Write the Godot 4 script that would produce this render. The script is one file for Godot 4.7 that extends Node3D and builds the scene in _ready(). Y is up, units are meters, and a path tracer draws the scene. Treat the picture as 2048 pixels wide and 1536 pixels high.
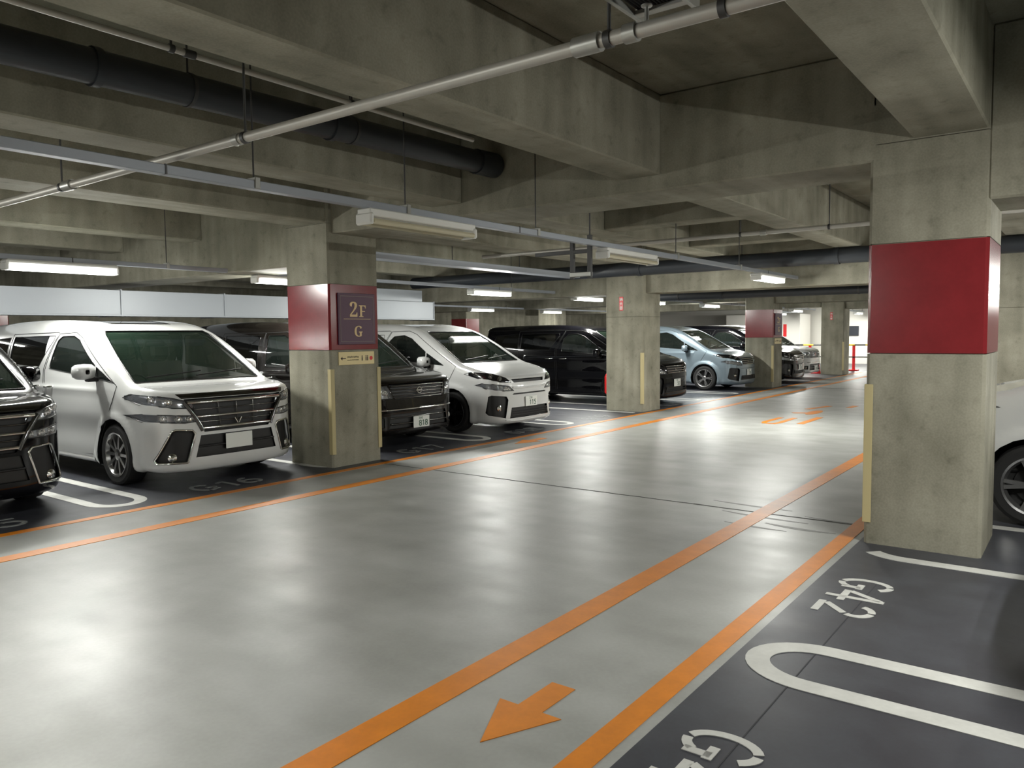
extends Node3D

const EXPOSURE := 2.15
const LAMP_ENERGY := 4.0
const TUBE_GLOW := 6.0
# Underground car park, second floor zone G: an aisle between two rows of bays.
# Axes: the aisle runs along -z, the left bays lie towards -x; metres, y up.

var M := {}          # materials by name
var taken := {}      # names in use

const CAM := Vector3(0.0, 1.6, 0.0)
const SLAB := 3.64   # underside of the ceiling slab
const BEAM := 2.96   # underside of the long beams
const LAMP_Y := 2.38


func _ready() -> void:
	# ---- camera
	var cam := Camera3D.new()
	cam.name = "camera"
	cam.position = CAM
	cam.rotation_degrees = Vector3(-3.6762, 36.9027, -0.6079)
	cam.fov = 52.798
	cam.near = 0.05
	cam.far = 200.0
	add_child(cam)
	cam.current = true
	# ---- environment: no daylight reaches this storey
	var env := Environment.new()
	env.background_mode = Environment.BG_COLOR
	env.background_color = Color(0.0, 0.0, 0.0)
	env.tonemap_mode = Environment.TONE_MAPPER_LINEAR
	env.tonemap_exposure = EXPOSURE
	env.sdfgi_enabled = true
	env.ssao_enabled = true
	env.ssil_enabled = true
	var we := WorldEnvironment.new()
	we.name = "environment"
	we.environment = env
	add_child(we)
	# ---- the place
	make_materials()
	build_shell()
	build_columns()
	build_markings()
	build_lamps()
	build_pipes()
	build_cars()
	build_far_end()
	build_small_things()


# ------------------------------------------------------------------ naming
func numbered(called: String) -> String:
	if not taken.has(called):
		taken[called] = 0
		return called
	taken[called] += 1
	return "%s_%03d" % [called, taken[called]]


func thing(called: String, label: String, category: String, at := Vector3.ZERO, group := "") -> Node3D:
	var o := Node3D.new()
	o.name = numbered(called)
	o.position = at
	add_child(o)
	tag(o, label, category, group)
	return o


func tag(o: Node, label: String, category: String, group := "") -> void:
	o.set_meta("label", label)
	o.set_meta("category", category)
	if group != "":
		o.set_meta("group", group)


func part(called: String, b: MB, m: Material, parent: Node3D, label := "") -> MeshInstance3D:
	return part_mesh(called, b.mesh(), m, parent, label)


func part_mesh(called: String, mesh: Mesh, m: Material, parent: Node3D, label := "") -> MeshInstance3D:
	var o := MeshInstance3D.new()
	o.name = called
	o.mesh = mesh
	o.material_override = m
	parent.add_child(o, true)
	if label != "":
		o.set_meta("label", label)
	return o


func single(called: String, b: MB, m: Material, label: String, category: String, group := "") -> MeshInstance3D:
	var o := MeshInstance3D.new()
	o.name = numbered(called)
	o.mesh = b.mesh()
	o.material_override = m
	add_child(o)
	tag(o, label, category, group)
	return o


func structure(called: String) -> Node3D:
	var o := Node3D.new()
	o.name = called
	add_child(o)
	o.set_meta("kind", "structure")
	return o


func copy_of(o: Node3D, label: String) -> Node3D:
	var c: Node3D = o.duplicate()
	var base: String = o.name
	if base.length() > 4 and base[-4] == "_" and base.right(3).is_valid_int():
		base = base.left(-4)
	c.name = numbered(base)
	add_child(c)
	c.set_meta("label", label)
	return c


# ------------------------------------------------------------------ mesh builder
class MB:
	var v := PackedVector3Array()
	var n := PackedVector3Array()

	func tri(a: Vector3, b: Vector3, c: Vector3, na: Vector3, nb: Vector3, nc: Vector3) -> void:
		# front faces run clockwise
		if (b - a).cross(c - a).dot(na + nb + nc) > 0.0:
			v.append_array([a, c, b])
			n.append_array([na, nc, nb])
		else:
			v.append_array([a, b, c])
			n.append_array([na, nb, nc])

	func flat(a: Vector3, b: Vector3, c: Vector3, out: Vector3) -> void:
		var q := (b - a).cross(c - a).normalized()
		if q.dot(out) < 0.0:
			q = -q
		tri(a, b, c, q, q, q)

	func quad(a: Vector3, b: Vector3, c: Vector3, d: Vector3, out: Vector3) -> void:
		flat(a, b, c, out)
		flat(a, c, d, out)

	func squad(a: Vector3, b: Vector3, c: Vector3, d: Vector3, na: Vector3, nb: Vector3, nc: Vector3, nd: Vector3) -> void:
		tri(a, b, c, na, nb, nc)
		tri(a, c, d, na, nc, nd)

	# box between two corners with chamfered edges
	func box(lo: Vector3, hi: Vector3, ch := 0.0) -> MB:
		var c := (lo + hi) / 2.0
		var h := (hi - lo) / 2.0
		ch = minf(ch, minf(h.x, minf(h.y, h.z)) * 0.9)
		for ax in 3:
			var u := (ax + 1) % 3
			var w := (ax + 2) % 3
			for s in [-1.0, 1.0]:
				var p := []
				for k in [[-1, -1], [1, -1], [1, 1], [-1, 1]]:
					var q := Vector3.ZERO
					q[ax] = h[ax] * s
					q[u] = (h[u] - ch) * k[0]
					q[w] = (h[w] - ch) * k[1]
					p.append(c + q)
				var o := Vector3.ZERO
				o[ax] = s
				quad(p[0], p[1], p[2], p[3], o)
		if ch <= 0.0:
			return self
		for ax in 3:                       # chamfers along axis ax
			var u := (ax + 1) % 3
			var w := (ax + 2) % 3
			for su in [-1.0, 1.0]:
				for sw in [-1.0, 1.0]:
					var p := []
					for k in [[-1.0, 0], [1.0, 0], [1.0, 1], [-1.0, 1]]:
						var q := Vector3.ZERO
						q[ax] = (h[ax] - ch) * k[0]
						q[u] = (h[u] - (ch if k[1] else 0.0)) * su
						q[w] = (h[w] - (0.0 if k[1] else ch)) * sw
						p.append(c + q)
					var o := Vector3.ZERO
					o[u] = su
					o[w] = sw
					quad(p[0], p[1], p[2], p[3], o)
		for sx in [-1.0, 1.0]:
			for sy in [-1.0, 1.0]:
				for sz in [-1.0, 1.0]:
					var s := Vector3(sx, sy, sz)
					flat(c + Vector3(h.x, h.y - ch, h.z - ch) * s, c + Vector3(h.x - ch, h.y, h.z - ch) * s, c + Vector3(h.x - ch, h.y - ch, h.z) * s, s)
		return self

	# round tube along a path; r may be one radius or one for each point
	func tube(path: Array, r: Variant, seg := 10, caps := true) -> MB:
		var rings := []
		var dirs := []
		var up := Vector3.UP
		for i in path.size():
			var t: Vector3
			if i == 0:
				t = path[1] - path[0]
			elif i == path.size() - 1:
				t = path[i] - path[i - 1]
			else:
				t = (path[i] - path[i - 1]).normalized() + (path[i + 1] - path[i]).normalized()
			t = t.normalized()
			if absf(t.dot(up)) > 0.98:
				up = Vector3.RIGHT if absf(t.x) < 0.7 else Vector3.FORWARD
			var side := t.cross(up).normalized()
			var top := side.cross(t).normalized()
			up = top
			var rr: float = r[i] if r is Array else r
			var ring := []
			var dn := []
			for k in seg:
				var a := TAU * k / seg
				var d := side * cos(a) + top * sin(a)
				dn.append(d)
				ring.append(path[i] + d * rr)
			rings.append(ring)
			dirs.append(dn)
		for i in path.size() - 1:
			for k in seg:
				var j := (k + 1) % seg
				squad(rings[i][k], rings[i][j], rings[i + 1][j], rings[i + 1][k], dirs[i][k], dirs[i][j], dirs[i + 1][j], dirs[i + 1][k])
		if caps:
			for e in [0, path.size() - 1]:
				var o: Vector3 = (path[0] - path[1]) if e == 0 else (path[e] - path[e - 1])
				for k in seg:
					flat(path[e], rings[e][k], rings[e][(k + 1) % seg], o)
		return self

	# profile of (radius, along) turned about an axis through c
	func lathe(profile: Array, c: Vector3, axis: Vector3, seg := 24) -> MB:
		axis = axis.normalized()
		var s := axis.cross(Vector3.UP if absf(axis.y) < 0.9 else Vector3.RIGHT).normalized()
		var t := axis.cross(s).normalized()
		for i in profile.size() - 1:
			var a: Vector2 = profile[i]
			var b: Vector2 = profile[i + 1]
			var e := b - a
			if e.length() < 1e-6:
				continue
			var pn := Vector2(e.y, -e.x).normalized()
			for k in seg:
				var d0 := s * cos(TAU * k / seg) + t * sin(TAU * k / seg)
				var d1 := s * cos(TAU * (k + 1) / seg) + t * sin(TAU * (k + 1) / seg)
				var n0 := d0 * pn.x + axis * pn.y
				var n1 := d1 * pn.x + axis * pn.y
				squad(c + d0 * a.x + axis * a.y, c + d1 * a.x + axis * a.y, c + d1 * b.x + axis * b.y, c + d0 * b.x + axis * b.y, n0, n1, n1, n0)
		return self

	# flat polygon (any simple shape) in the plane of u and w, pulled out along the third axis
	func prism(poly: PackedVector2Array, o: Vector3, u: Vector3, w: Vector3, depth: Vector3) -> MB:
		var idx := Geometry2D.triangulate_polygon(poly)
		var outw := depth.normalized()
		for i in range(0, idx.size(), 3):
			var a := poly[idx[i]]
			var b := poly[idx[i + 1]]
			var c := poly[idx[i + 2]]
			flat(o + u * a.x + w * a.y + depth, o + u * b.x + w * b.y + depth, o + u * c.x + w * c.y + depth, outw)
			flat(o + u * a.x + w * a.y, o + u * b.x + w * b.y, o + u * c.x + w * c.y, -outw)
		var area := 0.0
		for i in poly.size():
			area += poly[i].cross(poly[(i + 1) % poly.size()])
		for i in poly.size():
			var a := poly[i]
			var b := poly[(i + 1) % poly.size()]
			var e := (b - a).normalized()
			var nn := (u * e.y - w * e.x) * signf(area)
			var pa := o + u * a.x + w * a.y
			var pb := o + u * b.x + w * b.y
			quad(pa, pb, pb + depth, pa + depth, nn)
		return self

	# ribbon of a width along a flat path in the plane of u and w, with a thickness
	func stroke(path: PackedVector2Array, width: float, o: Vector3, u: Vector3, w: Vector3, depth: Vector3) -> MB:
		var l := PackedVector2Array()
		var r := PackedVector2Array()
		for i in path.size():
			var t: Vector2
			if i == 0:
				t = (path[1] - path[0]).normalized()
			elif i == path.size() - 1:
				t = (path[i] - path[i - 1]).normalized()
			else:
				t = ((path[i] - path[i - 1]).normalized() + (path[i + 1] - path[i]).normalized()).normalized()
			var q := Vector2(-t.y, t.x) * width / 2.0
			l.append(path[i] + q)
			r.append(path[i] - q)
		for i in path.size() - 1:
			prism(PackedVector2Array([l[i], l[i + 1], r[i + 1], r[i]]), o, u, w, depth)
		return self

	func add(points: PackedVector3Array, normals: PackedVector3Array) -> MB:
		for i in range(0, points.size(), 3):
			tri(points[i], points[i + 1], points[i + 2], normals[i], normals[i + 1], normals[i + 2])
		return self

	func mesh() -> ArrayMesh:
		var a := []
		a.resize(Mesh.ARRAY_MAX)
		a[Mesh.ARRAY_VERTEX] = v
		a[Mesh.ARRAY_NORMAL] = n
		var m := ArrayMesh.new()
		m.add_surface_from_arrays(Mesh.PRIMITIVE_TRIANGLES, a)
		return m


# ------------------------------------------------------------------ materials
func grey(w: int, h: int, freq: float, octaves: int, rnd: int, kind := FastNoiseLite.TYPE_SIMPLEX_SMOOTH) -> Image:
	var f := FastNoiseLite.new()
	f.seed = rnd
	f.noise_type = kind
	f.frequency = freq
	f.fractal_type = FastNoiseLite.FRACTAL_FBM
	f.fractal_octaves = octaves
	return f.get_seamless_image(w, h)


func combine(size: int, layers: Array, base: Color, spread: Color) -> ImageTexture:
	# layers of [image, weight, power]; the sum, centred on 0, tints the base colour by the spread
	var d := []
	for l in layers:
		var im: Image = l[0]
		if im.get_width() != size or im.get_height() != size:
			im.resize(size, size, Image.INTERPOLATE_BILINEAR)
		im.convert(Image.FORMAT_L8)
		d.append(im.get_data())
	var out := PackedByteArray()
	out.resize(size * size * 3)
	for i in size * size:
		var s := 0.0
		for k in d.size():
			var x: float = d[k][i] / 127.5 - 1.0
			if layers[k][2] > 1.0:        # only the dark blots of the layer
				x = -pow(maxf(0.0, -x), layers[k][2])
			s += x * layers[k][1]
		out[i * 3] = clampi(int(255.0 * (base.r + spread.r * s)), 0, 255)
		out[i * 3 + 1] = clampi(int(255.0 * (base.g + spread.g * s)), 0, 255)
		out[i * 3 + 2] = clampi(int(255.0 * (base.b + spread.b * s)), 0, 255)
	return ImageTexture.create_from_image(Image.create_from_data(size, size, false, Image.FORMAT_RGB8, out))


func mat(called: String, c: Color, rough := 0.6, metal := 0.0, spec := 0.5) -> StandardMaterial3D:
	var m := StandardMaterial3D.new()
	m.resource_name = called
	m.albedo_color = c
	m.roughness = rough
	m.metallic = metal
	m.metallic_specular = spec
	M[called] = m
	return m


func textured(m: StandardMaterial3D, t: Texture2D, metres: float) -> StandardMaterial3D:
	m.albedo_texture = t
	m.uv1_triplanar = true
	m.uv1_world_triplanar = true
	m.uv1_triplanar_sharpness = 8.0
	m.uv1_scale = Vector3.ONE / metres
	return m


func glow(called: String, c: Color, energy: float) -> StandardMaterial3D:
	var m := mat(called, c, 0.4)
	m.emission_enabled = true
	m.emission = c
	m.emission_energy_multiplier = energy
	return m


func pane(called: String, c: Color, alpha: float) -> StandardMaterial3D:
	var m := mat(called, Color(c.r, c.g, c.b, alpha), 0.02)
	m.transparency = BaseMaterial3D.TRANSPARENCY_ALPHA
	return m


func paint(called: String, c: Color, rough: float, metal := 0.0) -> StandardMaterial3D:
	var m := mat(called, c, rough, metal)
	m.clearcoat_enabled = true
	m.clearcoat = 1.0
	m.clearcoat_roughness = 0.03
	if c.get_luminance() < 0.15:
		m.metallic_specular = 0.15
		m.clearcoat = 0.75
	return m


func make_materials() -> void:
	# board-marked concrete: fine grain, cloudy patches, upright run marks, dark blots
	var ct := combine(1024, [
		[grey(1024, 1024, 0.18, 3, 11), 0.45, 1.0],
		[grey(256, 256, 0.02, 4, 12), 0.8, 1.0],
		[grey(256, 24, 0.05, 3, 13), 0.7, 1.0],
		[grey(512, 512, 0.05, 2, 14), 1.2, 3.0]], Color(0.80, 0.795, 0.745), Color(0.10, 0.10, 0.10))
	textured(mat("concrete", Color(0.69, 0.68, 0.65), 0.85, 0.0, 0.3), ct, 3.6)
	# trowelled aisle floor under a worn sealer
	var ft := combine(1024, [
		[grey(1024, 1024, 0.15, 3, 21), 0.22, 1.0],
		[grey(256, 256, 0.025, 4, 22), 0.8, 1.0],
		[grey(64, 256, 0.04, 3, 23), 0.45, 1.0],
		[grey(512, 512, 0.03, 3, 24), 0.35, 3.0]], Color(0.78, 0.785, 0.77), Color(0.07, 0.07, 0.075))
	var fr := combine(512, [
		[grey(256, 256, 0.03, 4, 31), 0.9, 1.0],
		[grey(48, 256, 0.05, 3, 32), 0.8, 1.0],
		[grey(512, 512, 0.12, 2, 33), 0.15, 1.0]], Color(0.40, 0.40, 0.40), Color(0.036, 0.034, 0.034))
	var fl := textured(mat("aisle_floor", Color(0.77, 0.77, 0.765), 1.0, 0.0, 0.42), ft, 4.7)
	fl.roughness_texture = fr
	fl.roughness_texture_channel = BaseMaterial3D.TEXTURE_CHANNEL_RED
	var gt := combine(512, [
		[grey(512, 512, 0.2, 3, 41), 0.35, 1.0],
		[grey(256, 256, 0.03, 4, 42), 0.8, 1.0]], Color(0.22, 0.225, 0.25), Color(0.03, 0.035, 0.035))
	var bay := textured(mat("bay_paint", Color(1.0, 1.0, 1.0), 1.0), gt, 3.3)
	bay.roughness_texture = fr
	bay.roughness_texture_channel = BaseMaterial3D.TEXTURE_CHANNEL_RED
	var line := combine(512, [
		[grey(512, 512, 0.12, 3, 51), 0.4, 1.0],
		[grey(256, 256, 0.04, 4, 52), 0.8, 1.0]], Color(0.93, 0.93, 0.93), Color(0.05, 0.05, 0.05))
	textured(mat("orange_paint", Color(0.86, 0.51, 0.05), 0.45), line, 2.1)
	textured(mat("white_paint", Color(0.78, 0.78, 0.76), 0.5), line, 2.3)
	textured(mat("red_paint", Color(0.51, 0.145, 0.165), 0.22), line, 2.6)
	mat("joint", Color(0.25, 0.25, 0.24), 0.9)
	textured(mat("scuff", Color(0.50, 0.50, 0.49), 0.5), ft, 1.3)
	mat("hairline", Color(0.22, 0.22, 0.23), 0.9)
	textured(mat("worn_white_paint", Color(0.54, 0.55, 0.55), 0.55), line, 0.7)
	mat("guard", Color(0.72, 0.67, 0.50), 0.6)
	mat("sign_purple", Color(0.33, 0.21, 0.29), 0.5)
	mat("sign_gold", Color(0.85, 0.74, 0.55), 0.5)
	mat("sign_line", Color(0.50, 0.45, 0.42), 0.5)
	mat("cream", Color(0.87, 0.80, 0.60), 0.5)
	mat("ink", Color(0.30, 0.26, 0.22), 0.6)
	mat("red_plastic", Color(0.80, 0.10, 0.11), 0.4)
	mat("white_plastic", Color(0.88, 0.88, 0.86), 0.45)
	mat("raceway", Color(0.62, 0.64, 0.67), 0.45, 0.25)
	mat("galvanised", Color(0.66, 0.66, 0.64), 0.38, 0.6)
	mat("steel_pipe", Color(0.72, 0.71, 0.68), 0.45, 0.3)
	mat("rod", Color(0.32, 0.32, 0.32), 0.5, 0.7)
	mat("dark_pipe", Color(0.18, 0.195, 0.215), 0.42)
	mat("duct", Color(0.57, 0.59, 0.61), 0.4, 0.1)
	mat("white_wall", Color(0.84, 0.83, 0.80), 0.7)
	mat("cabinet", Color(0.50, 0.52, 0.56), 0.5)
	mat("door_cream", Color(0.88, 0.85, 0.60), 0.5)
	mat("black_rubber", Color(0.11, 0.11, 0.11), 0.8)
	mat("yellow", Color(0.90, 0.76, 0.12), 0.5)
	mat("screen_dark", Color(0.16, 0.17, 0.20), 0.3)
	# lamps
	glow("tube_lit", Color(0.98, 1.0, 0.97), TUBE_GLOW)
	mat("tube_off", Color(0.80, 0.77, 0.66), 0.25)
	mat("lamp_white", Color(0.92, 0.92, 0.90), 0.4)
	# cars
	paint("paint_pearl", Color(0.80, 0.805, 0.80), 0.25)
	paint("paint_black", Color(0.03, 0.03, 0.04), 0.2)
	paint("paint_brown", Color(0.08, 0.068, 0.06), 0.25, 0.3)
	paint("paint_silver", Color(0.53, 0.59, 0.63), 0.3, 0.55)
	mat("chrome", Color(0.88, 0.88, 0.87), 0.08, 1.0)
	mat("smoked_chrome", Color(0.42, 0.42, 0.42), 0.12, 1.0)
	mat("trim_black", Color(0.05, 0.05, 0.05), 0.35)
	mat("mesh_black", Color(0.06, 0.06, 0.06), 0.55)
	mat("seam", Color(0.06, 0.06, 0.06), 0.8)
	mat("tyre", Color(0.09, 0.09, 0.09), 0.75)
	mat("alloy", Color(0.66, 0.66, 0.66), 0.25, 0.9)
	mat("dark_alloy", Color(0.22, 0.22, 0.23), 0.25, 0.9)
	mat("cabin", Color(0.10, 0.10, 0.10), 0.85)
	mat("seat_cloth", Color(0.24, 0.24, 0.225), 0.9)
	mat("lamp_bowl", Color(0.62, 0.63, 0.65), 0.12, 0.95)
	mat("amber", Color(0.85, 0.50, 0.15), 0.3)
	mat("plate", Color(0.86, 0.87, 0.85), 0.4)
	mat("plate_green", Color(0.10, 0.30, 0.20), 0.5)
	pane("windscreen", Color(0.10, 0.15, 0.12), 0.55)
	pane("privacy_glass", Color(0.03, 0.032, 0.03), 0.86)
	pane("door_glass", Color(0.10, 0.12, 0.11), 0.70)
	pane("lamp_glass", Color(0.85, 0.87, 0.90), 0.12)
	pane("smoked_lamp_glass", Color(0.10, 0.10, 0.11), 0.45)


# ------------------------------------------------------------------ floor, walls, ceiling
const X0 := -21.6
const X1 := 5.4
const Z0 := -40.0
const Z1 := 9.5

func slab(parent: Node3D, called: String, lo: Vector3, hi: Vector3, m: String, ch := 0.0) -> MeshInstance3D:
	return part(called, MB.new().box(lo, hi, ch), M[m], parent)


func build_shell() -> void:
	var f := structure("floor")
	slab(f, "aisle_slab", Vector3(-7.14, -0.3, Z0), Vector3(-1.38, 0.0, Z1), "aisle_floor")
	slab(f, "painted_bay_floor", Vector3(-12.4, -0.3, Z0), Vector3(-7.14, 0.0, Z1), "bay_paint")
	slab(f, "painted_bay_floor", Vector3(-1.38, -0.3, Z0), Vector3(X1, 0.0, Z1), "bay_paint")
	slab(f, "painted_bay_floor", Vector3(X0, -0.3, Z0), Vector3(-12.4, 0.0, Z1), "bay_paint")
	# expansion joints: filler strips, a little uneven along their length
	var rng := RandomNumberGenerator.new()
	rng.seed = 5
	for zj in [-6.72, -22.6, 1.3]:
		var path := PackedVector2Array()
		for i in 47:
			path.append(Vector2(-7.1 + 5.7 * i / 46.0, zj + rng.randf_range(-0.006, 0.006)))
		part("expansion_joint", MB.new().stroke(path, 0.018, Vector3(0, 0.0005, 0), Vector3.RIGHT, Vector3.BACK, Vector3(0, 0.0015, 0)), M["joint"], f)
	part("expansion_joint", MB.new().stroke(PackedVector2Array([Vector2(-1.05, -5.2), Vector2(-1.06, -3.0), Vector2(-1.05, 3.0)]), 0.005, Vector3(0, 0.0005, 0), Vector3.RIGHT, Vector3.BACK, Vector3(0, 0.0012, 0)), M["hairline"], f)

	var c := structure("ceiling")
	slab(c, "deck", Vector3(X0 - 0.3, SLAB, Z0 - 0.3), Vector3(X1 + 0.3, SLAB + 0.3, Z1 + 0.3), "concrete")
	# long beams along the aisle, cut into spans by the cross girders
	var rows := [[-6.9, -6.2], [-14.85, -14.2], [-22.85, -22.2], [-30.6, -29.9], [1.05, 1.75]]
	rows.sort_custom(func(a, b): return a[0] > b[0])
	var spans := []
	var from := Z1
	for r in rows:
		spans.append([r[1], from])
		from = r[0]
	spans.append([Z0, from])
	var beams := [[-1.07, -0.60], [-3.43, -3.03], [-5.69, -5.28], [-7.94, -7.38], [-10.5, -10.1], [-12.7, -12.3], [-14.9, -14.5], [-17.1, -16.7], [-19.3, -18.9], [1.2, 1.6], [3.4, 3.8]]
	for b in beams:
		for s in spans:
			slab(c, "beam", Vector3(b[0], BEAM, s[0]), Vector3(b[1], SLAB, s[1]), "concrete", 0.012)
	for j in [[-9.45, -9.12], [-12.15, -11.85], [-17.5, -17.2]]:
		slab(c, "joist", Vector3(-5.28, BEAM + 0.02, j[0]), Vector3(-3.43, SLAB, j[1]), "concrete", 0.012)
	# cross girders, deeper outside the aisle
	for r in rows:
		var deep: bool = r[1] < -10.0
		slab(c, "girder", Vector3(-7.4, 2.40 if deep else 2.83, r[0]), Vector3(-1.3, SLAB, r[1]), "concrete", 0.015)
		slab(c, "girder", Vector3(X0, 2.40 if r[1] < -10.0 and r[1] > -16.0 else 2.48, r[0]), Vector3(-8.1, SLAB, r[1]), "concrete", 0.015)
		slab(c, "girder", Vector3(-0.6, 2.48, r[0]), Vector3(X1, SLAB, r[1]), "concrete", 0.015)

	var w := structure("wall_left")
	slab(w, "wall_panel", Vector3(X0 - 0.3, -0.3, Z0), Vector3(X0, SLAB, Z1), "concrete")
	w = structure("wall_right")
	slab(w, "wall_panel", Vector3(X1, -0.3, Z0), Vector3(X1 + 0.3, SLAB, Z1), "concrete")
	w = structure("wall_back")
	slab(w, "wall_panel", Vector3(X0 - 0.3, -0.3, Z1), Vector3(X1 + 0.3, SLAB, Z1 + 0.3), "concrete")
	w = structure("wall_far")
	slab(w, "wall_panel", Vector3(X0 - 0.3, -0.3, Z0 - 0.3), Vector3(X1 + 0.3, SLAB, Z0), "white_wall")


# ------------------------------------------------------------------ columns
func column(x: float, z: float, w: float, d: float, band: bool, guards: Array, label: String) -> Node3D:
	var t := thing("concrete_column", label, "column", Vector3(x, 0, z), "concrete columns beside the bays")
	var hx := w / 2.0
	var hz := d / 2.0
	var ch := 0.022
	# the shaft was cast in lifts: a shallow groove marks each lift
	var lifts := [0.0, 1.43, 2.23, 2.95] if band else [0.0, 1.93, 2.95]
	for i in lifts.size() - 1:
		var paintd: bool = band and i == 1
		var lo := Vector3(-hx, lifts[i] + (0.0 if i == 0 else 0.003), -hz)
		var hi := Vector3(hx, lifts[i + 1] - 0.003, hz)
		part("painted_band" if paintd else "shaft", column_prism(lo, hi, ch), M["red_paint" if paintd else "concrete"], t, "red painted band" if paintd else "")
	part("core", MB.new().box(Vector3(-hx + 0.02, 0, -hz + 0.02), Vector3(hx - 0.02, 2.98, hz - 0.02)), M["concrete"], t)
	part("shaft", column_prism(Vector3(-hx, 2.953, -hz), Vector3(hx, SLAB, hz), ch), M["concrete"], t)
	for g in guards:
		var b := MB.new()
		var px: float = g.x * hx
		var pz: float = g.y * hz
		var t1 := 0.009
		b.box(Vector3(minf(px + g.x * t1, px - g.x * 0.05), 0.16, minf(pz, pz + g.y * t1)), Vector3(maxf(px + g.x * t1, px - g.x * 0.05), 1.20, maxf(pz, pz + g.y * t1)), 0.002)
		b.box(Vector3(minf(px, px + g.x * t1), 0.16, minf(pz, pz - g.y * 0.05)), Vector3(maxf(px, px + g.x * t1), 1.20, maxf(pz, pz - g.y * 0.05)), 0.002)
		part("corner_guard", b, M["guard"], t, "beige corner guard")
	return t


func column_prism(lo: Vector3, hi: Vector3, ch: float) -> MB:
	var p := PackedVector2Array([
		Vector2(lo.x + ch, lo.z), Vector2(hi.x - ch, lo.z), Vector2(hi.x, lo.z + ch), Vector2(hi.x, hi.z - ch),
		Vector2(hi.x - ch, hi.z), Vector2(lo.x + ch, hi.z), Vector2(lo.x, hi.z - ch), Vector2(lo.x, lo.z + ch)])
	return MB.new().prism(p, Vector3(0, lo.y, 0), Vector3.RIGHT, Vector3.BACK, Vector3(0, hi.y - lo.y, 0))


func build_columns() -> void:
	column(-7.745, -6.54, 0.81, 0.80, true, [Vector2(1, 1), Vector2(1, -1)], "concrete column with red band carrying the purple 2F G sign")
	column(-0.965, -6.60, 0.765, 0.80, true, [Vector2(-1, 1), Vector2(-1, -1)], "wide concrete column with plain red band beside bay G42")
	column(-7.68, -14.46, 0.85, 0.80, false, [Vector2(1, 1)], "concrete column without band carrying a small red sign, before the black minivans")
	column(-7.70, -22.52, 0.82, 0.80, true, [Vector2(1, 1)], "concrete column with red band beside the silver minivan")
	column(-7.66, -30.2, 0.80, 0.80, false, [Vector2(1, 1)], "concrete column without band beside the red barrier posts")
	column(-0.965, -14.46, 0.78, 0.80, false, [Vector2(-1, 1)], "plain concrete column seen behind the white car with the wide wheel arch")
	column(-20.25, -6.9, 0.8, 0.8, true, [], "red-banded column against the back wall behind the large white minivan")
	column(-20.1, -23.7, 0.8, 0.8, true, [], "red-banded column against the back wall above the black minivan roof")
	column(-17.2, -25.6, 0.8, 0.8, false, [], "plain column deep among the back bays")


# ------------------------------------------------------------------ floor markings
const PY := 0.003

func mark(path: PackedVector2Array, width: float, b: MB) -> MB:
	return b.stroke(path, width, Vector3(0, 0.0, 0), Vector3.RIGHT, Vector3.BACK, Vector3(0, PY, 0))


func arc(c: Vector2, rx: float, ry: float, a0: float, a1: float, n := 10) -> PackedVector2Array:
	var p := PackedVector2Array()
	for i in n + 1:
		var a := deg_to_rad(lerpf(a0, a1, float(i) / n))
		p.append(c + Vector2(cos(a) * rx, sin(a) * ry))
	return p


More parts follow.
